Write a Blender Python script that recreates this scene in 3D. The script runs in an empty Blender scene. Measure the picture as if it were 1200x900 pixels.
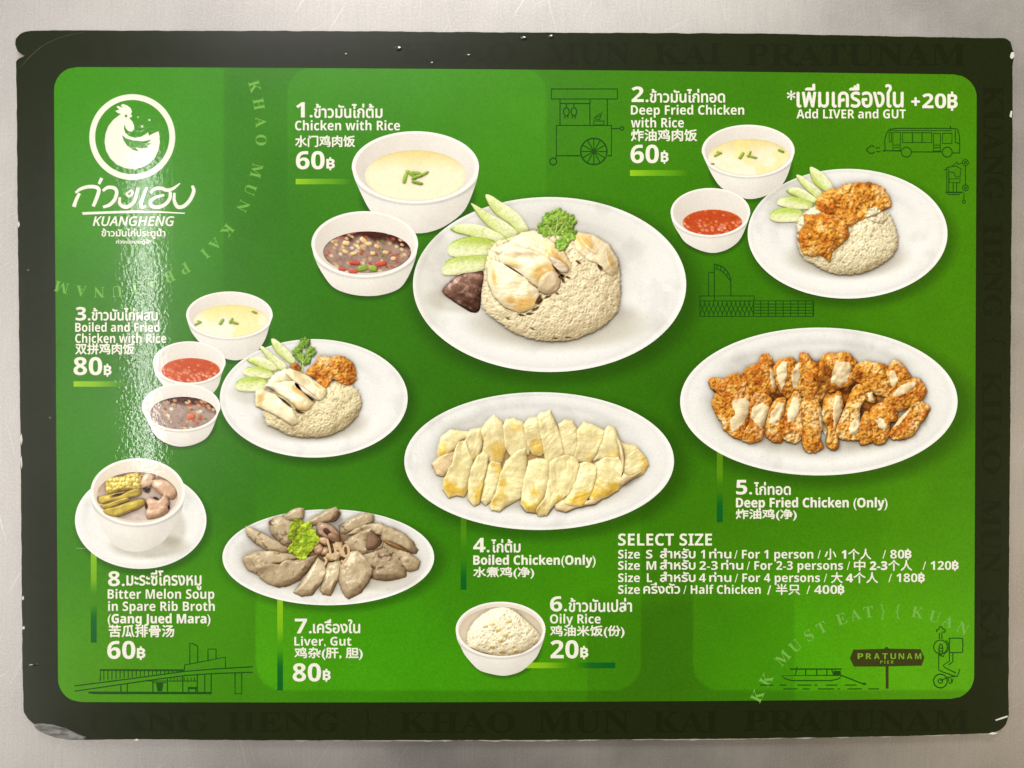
import bpy, math, random
import numpy as np
from mathutils import Matrix, Vector, Euler
from mathutils.geometry import tessellate_polygon

# ------------------------------------------------------------------ camera, light, exposure
SC = bpy.context.scene
COL = SC.collection
R = math.radians
CAM_POS = (-0.01005, 0.008089, 0.394079)
CAM_ROT = (-0.0161827, -0.0172271, -0.0001275)
FPX = 1082.4287                                   # focal length for a 1200 px wide frame
cd = bpy.data.cameras.new('camera'); cam = bpy.data.objects.new('camera', cd); COL.objects.link(cam)
cam.location = CAM_POS; cam.rotation_euler = CAM_ROT
cd.sensor_width = 36; cd.lens = 36 * FPX / 1200; cd.clip_start = 0.01; cd.clip_end = 20
SC.camera = cam

world = bpy.data.worlds.new('World'); SC.world = world; world.use_nodes = True
bg = world.node_tree.nodes['Background']
bg.inputs[0].default_value = (1.0, 0.90, 0.76, 1); bg.inputs[1].default_value = 0.022

def area(name, loc, size, size_y, power, col, target=(0, 0, 0), rz=0.0):
    l = bpy.data.lights.new(name, 'AREA'); l.shape = 'RECTANGLE'; l.size = size; l.size_y = size_y
    l.energy = power; l.color = col
    o = bpy.data.objects.new(name, l); COL.objects.link(o); o.location = loc
    d = Vector(target) - Vector(loc); o.rotation_euler = d.to_track_quat('-Z', 'Y').to_euler()
    if rz: o.rotation_euler.rotate_axis('Z', rz)
    return o
# fluorescent tube above and to the side: its mirror image is the glittering column on the laminate
area('fluorescent_tube', (-0.72, 0.13, 1.5), 0.024, 0.66, 1.25, (1.0, 0.98, 0.95), (-0.72, 0.13, 0))
# ceiling panel beyond the far edge of the table: the pale sheen on top of the board and on the steel
area('ceiling_panel', (-0.34, 0.985, 1.5), 0.64, 0.34, 4.8, (1.0, 0.93, 0.98), (-0.1, 0.1, 0))
# main room light, farther back
area('room_light', (0.15, 2.6, 1.8), 1.2, 0.8, 113.0, (1.0, 0.985, 0.945), (0, 0, 0))
# added fill light on the left, unseen: brightens the steel beside the board
area('side_panel_lamp', (-1.60, -0.30, 1.5), 1.5, 0.4, 23.0, (1.0, 0.96, 0.93), (-0.2, 0, 0))
area('warm_side_lamp', (2.1, -0.5, 1.5), 1.3, 0.5, 22.0, (1.0, 0.84, 0.62), (0.2, 0, 0))  # warm fill light added out of view on the right for the steel

SC.view_settings.view_transform = 'Standard'; SC.view_settings.look = 'None'
SC.view_settings.exposure = 0.0; SC.view_settings.gamma = 1.0
SC.view_settings.use_curve_mapping = False
SC.cycles.use_denoising = True

# ------------------------------------------------------------------ layout: photo print position -> point on the board
ZTOP = 0.003          # board thickness: the printed face lies 3 mm above the table
LAYER = 2.0e-5        # ink / sticker layers, 20 microns each
CM = np.array(Euler(CAM_ROT, 'XYZ').to_matrix()); CP = np.array(CAM_POS)
def P(xy, z=ZTOP):
    """layout units of the print (1200 x 900) -> metres on the flat board (one plane-to-plane map)"""
    xy = np.asarray(xy, float).reshape(-1, 2)
    d = np.stack([(xy[:, 0] - 600) / FPX, -(xy[:, 1] - 450) / FPX, -np.ones(len(xy))], 1) @ CM.T
    k = (ZTOP - CP[2]) / d[:, 2]
    p = CP + d * k[:, None]
    p[:, 2] = z
    return p
def lin(c):
    c = np.clip(np.asarray(c, float) / 255.0, 0, 1)
    return np.where(c <= 0.04045, c / 12.92, ((c + 0.055) / 1.055) ** 2.4)

# ------------------------------------------------------------------ noise helpers
def _hash(ix, iy, seed):
    h = (ix.astype(np.int64) * 374761393 + iy.astype(np.int64) * 668265263 + seed * 974634777) & 0xffffffff
    h = ((h ^ (h >> 13)) * 1274126177) & 0xffffffff
    h = ((h ^ (h >> 16)) * 2246822519) & 0xffffffff
    return ((h ^ (h >> 15)) & 0xffffff) / float(0xffffff)
def vnoise(x, y, s, seed=0):
    x = x / s; y = y / s
    ix = np.floor(x); iy = np.floor(y); fx = x - ix; fy = y - iy
    fx = fx * fx * (3 - 2 * fx); fy = fy * fy * (3 - 2 * fy)
    a = _hash(ix, iy, seed); b = _hash(ix + 1, iy, seed); c = _hash(ix, iy + 1, seed); d = _hash(ix + 1, iy + 1, seed)
    return (a * (1 - fx) + b * fx) * (1 - fy) + (c * (1 - fx) + d * fx) * fy
def fbm(x, y, s, seed=0, o=4):
    v = 0; a = 1; t = 0
    for i in range(o):
        x, y = 0.8253 * x - 0.5646 * y, 0.5646 * x + 0.8253 * y
        v = v + a * vnoise(x + 17.3 * i, y - 9.1 * i, s, seed + i * 7); t += a; a *= 0.55; s *= 0.5
    return v / t
def cells(x, y, s, seed=0, asp=1.0, ang=0.0):
    """jittered cells: distance to the centre, gap to the next cell, random value, offset from the centre"""
    ca, sa = math.cos(ang), math.sin(ang)
    u = (x * ca + y * sa) / (s * asp); v = (-x * sa + y * ca) / s
    iu = np.floor(u); iv = np.floor(v)
    d1 = np.full(x.shape, 9.0); d2 = np.full(x.shape, 9.0); rnd = np.zeros(x.shape); ox = np.zeros(x.shape); oy = np.zeros(x.shape)
    for i in (-1, 0, 1):
        for j in (-1, 0, 1):
            cx = iu + i; cy = iv + j
            px = cx + 0.1 + 0.8 * _hash(cx, cy, seed); py = cy + 0.1 + 0.8 * _hash(cx, cy, seed + 1)
            d = np.hypot(u - px, v - py)
            near = d < d1
            d2 = np.where(near, d1, np.minimum(d2, d))
            rnd = np.where(near, _hash(cx, cy, seed + 2), rnd)
            ox = np.where(near, u - px, ox); oy = np.where(near, v - py, oy)
            d1 = np.where(near, d, d1)
    return d1, d2 - d1, rnd, ox * ca - oy * sa, ox * sa + oy * ca
def sst(a, b, x):
    t = np.clip((x - a) / (b - a), 0, 1); return t * t * (3 - 2 * t)
def mix(a, b, t):
    t = np.asarray(t)[..., None]
    return np.asarray(a, float) * (1 - t) + np.asarray(b, float) * t

# ------------------------------------------------------------------ materials
def new_mat(name):
    m = bpy.data.materials.new(name); m.use_nodes = True
    nt = m.node_tree
    return m, nt, nt.nodes['Principled BSDF']
def N(nt, t, **kw):
    n = nt.nodes.new(t)
    for k, v in kw.items():
        if k.startswith('i_'): n.inputs[k[2:].replace('_', ' ')].default_value = v
        else: setattr(n, k, v)
    return n
def math_node(nt, op, a, b=None, c=None):
    n = nt.nodes.new('ShaderNodeMath'); n.operation = op
    for i, v in enumerate((a, b, c)):
        if v is None: continue
        if isinstance(v, (int, float)): n.inputs[i].default_value = v
        else: nt.links.new(v, n.inputs[i])
    return n.outputs[0]
def laminate_group():
    """height of the clear laminate: orange-peel, wrinkles and pits, in metres"""
    g = bpy.data.node_groups.new('laminate_film', 'ShaderNodeTree')
    g.interface.new_socket('Normal', in_out='OUTPUT', socket_type='NodeSocketVector')
    g.interface.new_socket('Roughness', in_out='OUTPUT', socket_type='NodeSocketFloat')
    out = g.nodes.new('NodeGroupOutput'); geo = g.nodes.new('ShaderNodeNewGeometry'); pos = geo.outputs['Position']
    n1 = N(g, 'ShaderNodeTexNoise', i_Scale=640.0, i_Detail=2.0, i_Roughness=0.5)
    n2 = N(g, 'ShaderNodeTexNoise', i_Scale=75.0, i_Detail=2.0)
    n3 = N(g, 'ShaderNodeTexNoise', i_Scale=9.0, i_Detail=2.0)
    v = N(g, 'ShaderNodeTexVoronoi', i_Scale=62.0)
    for n in (n1, n2, n3, v): g.links.new(pos, n.inputs['Vector'])
    # film bumps made stronger in one strip, so the tube's reflection breaks into sparkles
    sep = g.nodes.new('ShaderNodeSeparateXYZ'); g.links.new(pos, sep.inputs[0])
    dx = math_node(g, 'ABSOLUTE', math_node(g, 'ADD', sep.outputs[0], 0.165))
    mr = N(g, 'ShaderNodeMapRange', interpolation_type='SMOOTHSTEP'); g.links.new(dx, mr.inputs[0])
    mr.inputs[1].default_value = 0.0; mr.inputs[2].default_value = 0.05; mr.inputs[3].default_value = 1.0; mr.inputs[4].default_value = 0.35
    pit = N(g, 'ShaderNodeMapRange'); g.links.new(v.outputs['Distance'], pit.inputs[0])
    pit.inputs[1].default_value = 0.0; pit.inputs[2].default_value = 0.07; pit.inputs[3].default_value = 1.0; pit.inputs[4].default_value = 0.0
    pitmask = math_node(g, 'GREATER_THAN', n3.outputs[0], 0.56)
    h1 = math_node(g, 'MULTIPLY', math_node(g, 'MULTIPLY', n1.outputs[0], 2.9e-5), mr.outputs[0])
    h2 = math_node(g, 'MULTIPLY', n2.outputs[0], 2.6e-5)
    h3 = math_node(g, 'MULTIPLY', math_node(g, 'MULTIPLY', pit.outputs[0], pitmask), -2.5e-5)
    h = math_node(g, 'ADD', math_node(g, 'ADD', h1, h2), h3)
    b = N(g, 'ShaderNodeBump', i_Strength=1.0, i_Distance=1.0); g.links.new(h, b.inputs['Height'])
    g.links.new(b.outputs[0], out.inputs[0])
    r = N(g, 'ShaderNodeMapRange'); g.links.new(n3.outputs[0], r.inputs[0])
    r.inputs[1].default_value = 0.3; r.inputs[2].default_value = 0.7; r.inputs[3].default_value = 0.035; r.inputs[4].default_value = 0.06
    g.links.new(r.outputs[0], out.inputs[1])
    return g
LAM = laminate_group()
def print_mat(name, color=None, grain=0.10):
    """ink on paper under the clear laminate; colour from the mesh's own ink colours or one flat ink"""
    m, nt, b = new_mat(name)
    if color is None:
        src = N(nt, 'ShaderNodeVertexColor', layer_name='ink').outputs[0]
    else:
        rgb = nt.nodes.new('ShaderNodeRGB'); c = lin(color); rgb.outputs[0].default_value = (c[0], c[1], c[2], 1); src = rgb.outputs[0]
    geo = nt.nodes.new('ShaderNodeNewGeometry')
    nz = N(nt, 'ShaderNodeTexNoise', i_Scale=1500.0, i_Detail=1.0); nt.links.new(geo.outputs['Position'], nz.inputs['Vector'])
    mr = N(nt, 'ShaderNodeMapRange'); nt.links.new(nz.outputs[0], mr.inputs[0])
    mr.inputs[1].default_value = 0.25; mr.inputs[2].default_value = 0.75; mr.inputs[3].default_value = 1 - grain; mr.inputs[4].default_value = 1 + grain
    mul = N(nt, 'ShaderNodeVectorMath', operation='SCALE'); nt.links.new(src, mul.inputs[0]); nt.links.new(mr.outputs[0], mul.inputs['Scale'])
    nt.links.new(mul.outputs[0], b.inputs['Base Color'])
    b.inputs['Roughness'].default_value = 0.25; b.inputs['Specular IOR Level'].default_value = 0.55
    b.inputs['Coat Weight'].default_value = 1.0; b.inputs['Coat IOR'].default_value = 1.45
    gr = nt.nodes.new('ShaderNodeGroup'); gr.node_tree = LAM
    nt.links.new(gr.outputs['Normal'], b.inputs['Coat Normal']); nt.links.new(gr.outputs['Roughness'], b.inputs['Coat Roughness'])
    return m
M_PHOTO = print_mat('printed_picture', None, 0.05)
M_GREEN = print_mat('green_ink', None, 0.12)
M_WHITE = print_mat('white_lettering_ink', (232, 232, 214), 0.04)
M_BORDER = print_mat('dark_olive_border_ink', (28, 35, 9), 0.16)
M_BORDERTXT = print_mat('darker_olive_lettering_ink', (23, 29, 6), 0.12)
M_LINE = print_mat('dark_green_line_ink', (24, 74, 12), 0.08)
M_PALE = print_mat('pale_green_lettering_ink', (112, 172, 70), 0.08)
M_SIGN = print_mat('olive_sign_ink', (56, 58, 18), 0.08)
M_SIGNTXT = print_mat('sign_lettering_ink', (120, 165, 40), 0.05)
M_CUT = print_mat('leaf_green_ink', (72, 142, 36), 0.06)

def mat_core():
    m, nt, b = new_mat('board_edge')
    geo = nt.nodes.new('ShaderNodeNewGeometry')
    nz = N(nt, 'ShaderNodeTexNoise', i_Scale=160.0, i_Detail=4.0); nt.links.new(geo.outputs['Position'], nz.inputs['Vector'])
    cr = nt.nodes.new('ShaderNodeValToRGB'); nt.links.new(nz.outputs[0], cr.inputs[0])
    cr.color_ramp.elements[0].position = 0.45; cr.color_ramp.elements[0].color = (0.016, 0.016, 0.010, 1)
    cr.color_ramp.elements[1].position = 0.72; cr.color_ramp.elements[1].color = (0.30, 0.28, 0.24, 1)
    nt.links.new(cr.outputs[0], b.inputs['Base Color']); b.inputs['Roughness'].default_value = 0.7
    return m
M_EDGE = mat_core()
def mat_fray():
    m, nt, b = new_mat('torn_white_core')
    nz = N(nt, 'ShaderNodeTexNoise', i_Scale=900.0); cr = nt.nodes.new('ShaderNodeValToRGB'); nt.links.new(nz.outputs[0], cr.inputs[0])
    cr.color_ramp.elements[0].color = (0.45, 0.42, 0.38, 1); cr.color_ramp.elements[1].color = (0.82, 0.80, 0.76, 1)
    nt.links.new(cr.outputs[0], b.inputs['Base Color']); b.inputs['Roughness'].default_value = 0.8
    return m
M_FRAY = mat_fray()
def mat_film():
    m, nt, b = new_mat('peeled_grey_film')
    nz = N(nt, 'ShaderNodeTexNoise', i_Scale=5.0, i_Detail=5.0); cr = nt.nodes.new('ShaderNodeValToRGB'); nt.links.new(nz.outputs[0], cr.inputs[0])
    cr.color_ramp.elements[0].position = 0.35; cr.color_ramp.elements[0].color = (0.06, 0.06, 0.05, 1)
    cr.color_ramp.elements[1].position = 0.72; cr.color_ramp.elements[1].color = (0.24, 0.235, 0.22, 1)
    nt.links.new(cr.outputs[0], b.inputs['Base Color']); b.inputs['Roughness'].default_value = 0.3
    bp = N(nt, 'ShaderNodeBump', i_Strength=0.8, i_Distance=0.0004); nt.links.new(nz.outputs[0], bp.inputs['Height']); nt.links.new(bp.outputs[0], b.inputs['Normal'])
    return m
M_FILM = mat_film()
def mat_steel():
    m, nt, b = new_mat('worn_stainless_steel')
    L = nt.links
    tc = nt.nodes.new('ShaderNodeTexCoord'); pos = tc.outputs['Object']
    def mapped(scale, rz=0.0, seed=0.0):
        rt = nt.nodes.new('ShaderNodeMapping'); rt.inputs['Rotation'].default_value = (0, 0, rz); L.new(pos, rt.inputs['Vector'])
        mp = nt.nodes.new('ShaderNodeMapping'); mp.inputs['Scale'].default_value = scale; mp.inputs['Location'].default_value = (seed, seed * 1.7, 0)
        L.new(rt.outputs[0], mp.inputs['Vector']); return mp.outputs[0]
    brush = N(nt, 'ShaderNodeTexNoise', i_Scale=1.0, i_Detail=4.0, i_Roughness=0.65); L.new(mapped((1100, 40, 1), 0.03), brush.inputs['Vector'])
    brush2 = N(nt, 'ShaderNodeTexNoise', i_Scale=1.0, i_Detail=3.0); L.new(mapped((40, 900, 1), 0.12), brush2.inputs['Vector'])
    cloud = N(nt, 'ShaderNodeTexNoise', i_Scale=14.0, i_Detail=5.0, i_Roughness=0.6); L.new(pos, cloud.inputs['Vector'])
    fine = N(nt, 'ShaderNodeTexNoise', i_Scale=1300.0, i_Detail=2.0); L.new(pos, fine.inputs['Vector'])
    def scratch(scale, rz, thr, seed):
        w = N(nt, 'ShaderNodeTexNoise', i_Scale=1.0, i_Detail=1.0); 
        L.new(mapped(scale, rz, seed), w.inputs['Vector'])
        mr = N(nt, 'ShaderNodeMapRange'); L.new(w.outputs[0], mr.inputs[0]); mr.inputs[1].default_value = thr; mr.inputs[2].default_value = thr + 0.05
        return mr.outputs[0]
    s1 = scratch((800, 22, 1), R(32), 0.70, 3.1); s2 = scratch((700, 16, 1), R(-14), 0.71, 8.4); s3 = scratch((650, 20, 1), R(64), 0.72, 5.7)
    sc_ = math_node(nt, 'MAXIMUM', math_node(nt, 'MAXIMUM', s1, s2), s3)
    vor = N(nt, 'ShaderNodeTexVoronoi', i_Scale=46.0); L.new(pos, vor.inputs['Vector'])
    wsep = nt.nodes.new('ShaderNodeSeparateColor'); L.new(vor.outputs['Color'], wsep.inputs[0])
    rad = math_node(nt, 'MULTIPLY', math_node(nt, 'GREATER_THAN', wsep.outputs[0], 0.72), math_node(nt, 'MULTIPLY', wsep.outputs[1], 0.045))
    speck = math_node(nt, 'LESS_THAN', vor.outputs['Distance'], rad)
    cr = nt.nodes.new('ShaderNodeValToRGB'); L.new(cloud.outputs[0], cr.inputs[0])
    cr.color_ramp.elements[0].position = 0.3; cr.color_ramp.elements[0].color = (0.415, 0.395, 0.365, 1)
    cr.color_ramp.elements[1].position = 0.7; cr.color_ramp.elements[1].color = (0.575, 0.55, 0.51, 1)
    def mixc(fac, a, bcol):
        mx = N(nt, 'ShaderNodeMix', data_type='RGBA'); L.new(fac, mx.inputs[0]); L.new(a, mx.inputs[6]); mx.inputs[7].default_value = bcol; return mx.outputs[2]
    br = N(nt, 'ShaderNodeMapRange'); L.new(brush.outputs[0], br.inputs[0]); br.inputs[1].default_value = 0.3; br.inputs[2].default_value = 0.7; br.inputs[3].default_value = 0.0; br.inputs[4].default_value = 0.30
    c1 = mixc(br.outputs[0], cr.outputs[0], (0.345, 0.325, 0.30, 1))
    fr = N(nt, 'ShaderNodeMapRange'); L.new(fine.outputs[0], fr.inputs[0]); fr.inputs[1].default_value = 0.4; fr.inputs[2].default_value = 0.7; fr.inputs[3].default_value = 0.0; fr.inputs[4].default_value = 0.45
    c1 = mixc(fr.outputs[0], c1, (0.62, 0.61, 0.59, 1))
    c2 = mixc(math_node(nt, 'MULTIPLY', sc_, 0.22), c1, (0.80, 0.79, 0.77, 1))
    c3 = mixc(speck, c2, (0.06, 0.05, 0.045, 1))
    L.new(c3, b.inputs['Base Color']); L.new(math_node(nt, 'SUBTRACT', 1.0, speck), b.inputs['Metallic'])
    rr = N(nt, 'ShaderNodeMapRange'); L.new(cloud.outputs[0], rr.inputs[0]); rr.inputs[1].default_value = 0.3; rr.inputs[2].default_value = 0.7; rr.inputs[3].default_value = 0.48; rr.inputs[4].default_value = 0.58
    L.new(math_node(nt, 'SUBTRACT', rr.outputs[0], math_node(nt, 'MULTIPLY', sc_, 0.04)), b.inputs['Roughness'])
    h = math_node(nt, 'ADD', math_node(nt, 'MULTIPLY', brush.outputs[0], 0.22), math_node(nt, 'ADD', math_node(nt, 'MULTIPLY', brush2.outputs[0], 0.22), math_node(nt, 'MULTIPLY', fine.outputs[0], 0.35)))
    h = math_node(nt, 'SUBTRACT', h, math_node(nt, 'MULTIPLY', sc_, 0.3))
    bp = N(nt, 'ShaderNodeBump', i_Strength=1.0, i_Distance=2.2e-5); L.new(h, bp.inputs['Height']); L.new(bp.outputs[0], b.inputs['Normal'])
    return m
M_STEEL = mat_steel()

# ------------------------------------------------------------------ mesh helpers
def link_mesh(name, V, F, mat, parent=None, colors=None, smooth=False, label=None):
    me = bpy.data.meshes.new(name)
    V = np.asarray(V, float)
    if isinstance(F, np.ndarray):
        k = F.shape[1]
        me.vertices.add(len(V)); me.vertices.foreach_set('co', V.astype(np.float32).ravel())
        me.loops.add(F.size); me.loops.foreach_set('vertex_index', F.astype(np.int32).ravel())
        me.polygons.add(len(F)); me.polygons.foreach_set('loop_start', np.arange(0, F.size, k, dtype=np.int32))
        me.update(calc_edges=True)
    else:
        me.from_pydata([tuple(v) for v in V], [], [tuple(f) for f in F]); me.update()
    if colors is not None:
        a = me.color_attributes.new('ink', 'FLOAT_COLOR', 'POINT')
        c = np.ones((len(V), 4), np.float32); c[:, :3] = colors; a.data.foreach_set('color', c.ravel())
    me.materials.append(mat)
    o = bpy.data.objects.new(name, me); COL.objects.link(o)
    if parent is not None: o.parent = parent
    if label: o['label'] = label
    return o
def up(V, F):
    """make every triangle / quad face upwards"""
    F = np.asarray(F)
    a, b, c = V[F[:, 0]], V[F[:, 1]], V[F[:, 2]]
    ar = (b[:, 0] - a[:, 0]) * (c[:, 1] - a[:, 1]) - (b[:, 1] - a[:, 1]) * (c[:, 0] - a[:, 0])
    F = F.copy(); F[ar < 0] = F[ar < 0][:, ::-1]
    return F
def flat(name, px, F, level, mat, parent, colors=None, label=None, lift=None):
    V = P(px, ZTOP + level * LAYER)
    if lift is not None: V[:, 2] += lift
    return link_mesh(name, V, up(V, F), mat, parent, colors, label=label)
def spline(pts, n=8):
    p = np.asarray(pts, float); m = len(p); out = []
    for i in range(m):
        a, b, c, d = p[(i - 1) % m], p[i], p[(i + 1) % m], p[(i + 2) % m]
        for k in range(n):
            t = k / n
            out.append(0.5 * ((2 * b) + (c - a) * t + (2 * a - 5 * b + 4 * c - d) * t * t + (3 * b - a - 3 * c + d) * t ** 3))
    return np.array(out)
def opencurve(pts, k=8):
    p = np.asarray(pts, float); q = np.vstack([2 * p[0] - p[1], p, 2 * p[-1] - p[-2]]); out = []
    for i in range(1, len(q) - 2):
        a, b, c, d = q[i - 1], q[i], q[i + 1], q[i + 2]
        for t in np.arange(k) / k:
            out.append(0.5 * ((2 * b) + (c - a) * t + (2 * a - 5 * b + 4 * c - d) * t * t + (3 * b - a - 3 * c + d) * t ** 3))
    out.append(p[-1]); return np.array(out)
def resample(p, step):
    q = np.vstack([p, p[:1]]); s = np.r_[0, np.cumsum(np.hypot(*np.diff(q, axis=0).T))]
    n = max(12, int(s[-1] / step)); u = np.linspace(0, s[-1], n, endpoint=False)
    return np.stack([np.interp(u, s, q[:, 0]), np.interp(u, s, q[:, 1])], 1)
def fan(outline, res=0.9, center=None, edge=False):
    o = resample(np.asarray(outline, float), res)
    c = np.asarray(center, float) if center is not None else o.mean(0)
    rad = np.hypot(*(o - c).T).max(); nr = max(3, int(rad / res)); ns = len(o)
    ts = np.arange(1, nr + 1) / nr
    if edge: ts = np.unique(np.r_[ts, 1 - np.array([0.35, 0.7, 1.1, 1.6, 2.4]) * 0.8 / rad])
    nr = len(ts)
    V = np.vstack([c[None], (c + ts[:, None, None] * (o - c)[None]).reshape(-1, 2)])
    T = np.r_[0, np.repeat(ts, ns)]
    j = np.arange(ns); j2 = (j + 1) % ns
    tri = [np.stack([np.zeros(ns, int), 1 + j, 1 + j2], 1)]
    for i in range(nr - 1):
        a = 1 + i * ns; b = a + ns
        tri.append(np.stack([a + j, b + j, b + j2], 1)); tri.append(np.stack([a + j, b + j2, a + j2], 1))
    return V, np.vstack(tri), T, c, rad
def patch(name, outline, fn, level, parent, res=0.9, rough=0.0, rs=3.0, seed=0, smooth=True, label=None, center=None, edge=False):
    """one printed piece: outline with its own ink colours fn(x, y, t, ux, uy)"""
    o = spline(outline) if smooth else np.asarray(outline, float)
    o = resample(o, min(res, 0.8))
    if rough:
        c = o.mean(0); d = o - c; r = np.hypot(*d.T)[:, None]
        n = fbm(o[:, 0], o[:, 1], rs, seed + 50, 3)[:, None] - 0.5
        o = o + d / np.maximum(r, 1e-6) * n * 2 * rough
    V, F, T, c, rad = fan(o, res, center, edge)
    u = (V - c) / rad
    colr = fn(V[:, 0], V[:, 1], T, u[:, 0], u[:, 1])
    ob = flat(name, V, F, level, M_PHOTO, parent, lin(colr), label)
    rec = dict(name=name, o=o, c=c, rad=rad, V=V, T=T, fn=fn, ob=ob, level=level, seed=seed)
    REC.setdefault(ob.name, []).append(rec)
    if parent is not ROOT: REC.setdefault(parent.name, []).append(rec)
    return ob
REC = {}
def blur(a, r, n=2):
    for _ in range(n):
        for ax in (0, 1):
            p = np.concatenate([np.repeat(a.take([0], ax), r + 1, ax), a, np.repeat(a.take([-1], ax), r, ax)], ax); cs = np.cumsum(p, ax)
            a = (cs.take(range(2 * r + 1, cs.shape[ax]), ax) - cs.take(range(0, cs.shape[ax] - 2 * r - 1), ax)) / (2 * r + 1)
    return a
def star_t(rec, x, y):
    d = rec['o'] - rec['c']; th = np.arctan2(d[:, 1], d[:, 0]); r = np.hypot(*d.T); k = np.argsort(th)
    dx = x - rec['c'][0]; dy = y - rec['c'][1]
    th, r = th[k], r[k]; n = max(3, len(r) // 24); rs = np.convolve(np.r_[r[-n:], r, r[:n]], np.ones(2 * n + 1) / (2 * n + 1), 'valid')
    a = np.arctan2(dy, dx); d = np.hypot(dx, dy)
    return d / np.maximum(np.interp(a, th, r, period=2 * np.pi), 1e-6), d / np.maximum(np.interp(a, th, rs, period=2 * np.pi), 1e-6)
def body(rec, x, y, t, ux, uy):
    """thickness of a food piece at the time it was photographed, in layout units; second value: gloss"""
    n, sd = rec['name'], rec['seed'] * 7 + int(rec['c'][0])
    tc = np.clip(t, 0, 1)
    if n == 'rice_mound':
        return 0.22 * rec['rad'] * (1 - tc ** 3.0) ** 0.8 + 3.0 * (fbm(x, y, 10, sd + 8, 3) - 0.5), 0.02
    if n == 'fried_chicken_piece':
        wx = x + 4 * (fbm(x, y, 7, sd + 31, 2) - 0.5); wy = y + 4 * (fbm(x, y, 7, sd + 32, 2) - 0.5)
        return 7.0 * (1 - tc ** 3) ** 0.6 + 5.0 * (billow(wx, wy, 10, sd, 2) - 0.3) + 1.2 * (fbm(x, y, 3.0, sd + 5, 2) - 0.5), 0.05
    if n in ('chicken_slice', 'chicken_meat'):
        a = sd * 1.7; ca, sa = math.cos(a), math.sin(a)
        fib = fbm((x * ca + y * sa) * 2.6, (y * ca - x * sa), 8, sd + 4, 3)
        h = 4.6 if n == 'chicken_slice' else 1.6
        return h * (1 - tc ** 4) ** 0.5 + 2.6 * (fbm(x, y, 12, sd, 2) - 0.5) + 1.0 * (fib - 0.5) + (0.35 * (fbm(x, y, 3, sd + 2, 2) - 0.5)), 0.16 if n == 'chicken_slice' else 0.03
    if n in ('liver_piece', 'gizzard_slice', 'pork_rib_piece', 'bitter_melon_piece', 'corn_piece'):
        a0 = 0.5 + 2.2 * ((sd * 0.37) % 1.0); th = np.arctan2(uy, ux)
        h = 6.5 * (1 - tc ** 4) ** 0.5 - 8.0 * np.maximum(tc - 0.58, 0) * sst(0.1, 0.4, np.cos(th - a0)) + 2.4 * (fbm(x, y, 12, sd, 3) - 0.5) + 0.5 * (fbm(x, y, 3, sd + 3, 2) - 0.5)
        if n == 'corn_piece': h = h + 2.2 * (1 - np.minimum(cells(x, y, 5.0, 7, 0.8)[0], 1) ** 2)
        return h, 0.24
    if n == 'cucumber_slice': return 1.8 * (1 - tc ** 6) ** 0.5 + 0.5 * (fbm(x, y, 5, sd, 3) - 0.5), 0.08
    if n in ('coriander_leaf', 'lettuce_leaf'): return 2.2 * (1 - tc ** 3) ** 0.5 + 3.0 * (billow(x, y, 6 if n[0] == 'l' else 4, sd, 2) - 0.3), 0.10
    if n == 'gap_shade': return -3.0 * (1 - tc ** 2), 0.0
    if n == 'chicken_skin_fold': return 1.2 * (1 - tc ** 2), 0.2
    if n in ('spring_onion', 'red_chilli', 'green_chilli', 'soybean', 'rice_crumb'): return 1.6 * (1 - tc ** 3) ** 0.5, 0.2
    return 0.0 * tc, 0.0
def stamp(shape, step, seed, n, la, lb, h0, jit):
    """scatter small ellipsoid grains or crumbs over a patch (upper envelope)"""
    rg = np.random.default_rng(seed); out = np.zeros(shape); wd = int(la[1] / step) + 2
    yy, xx = np.mgrid[-wd:wd + 1, -wd:wd + 1] * step
    for cx, cy, a, u, v, w in zip(rg.random(n) * shape[1], rg.random(n) * shape[0], rg.random(n) * np.pi, rg.random(n), rg.random(n), rg.random(n)):
        i, j = int(cy), int(cx); i0, i1, j0, j1 = max(i - wd, 0), min(i + wd + 1, shape[0]), max(j - wd, 0), min(j + wd + 1, shape[1])
        sy, sx = yy[i0 - i + wd:i1 - i + wd, j0 - j + wd:j1 - j + wd], xx[i0 - i + wd:i1 - i + wd, j0 - j + wd:j1 - j + wd]
        A1 = la[0] + u * (la[1] - la[0]); B1_ = lb[0] + v * (lb[1] - lb[0]); c, s_ = math.cos(a), math.sin(a)
        q = ((sx * c + sy * s_) / A1) ** 2 + ((sy * c - sx * s_) / B1_) ** 2
        out[i0:i1, j0:j1] = np.maximum(out[i0:i1, j0:j1], np.where(q < 1, h0 * np.sqrt(np.maximum(1 - q, 0)) + jit * w, 0))
    return out
SOFT = {'chicken_skin_fold': (0.15, 1.0), 'gap_shade': (0.45, 1.0), 'chicken_meat': (0.90, 1.0), 'rice_crumb': (0.5, 1.0), 'rice_mound': (0.965, 1.0)}
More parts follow.
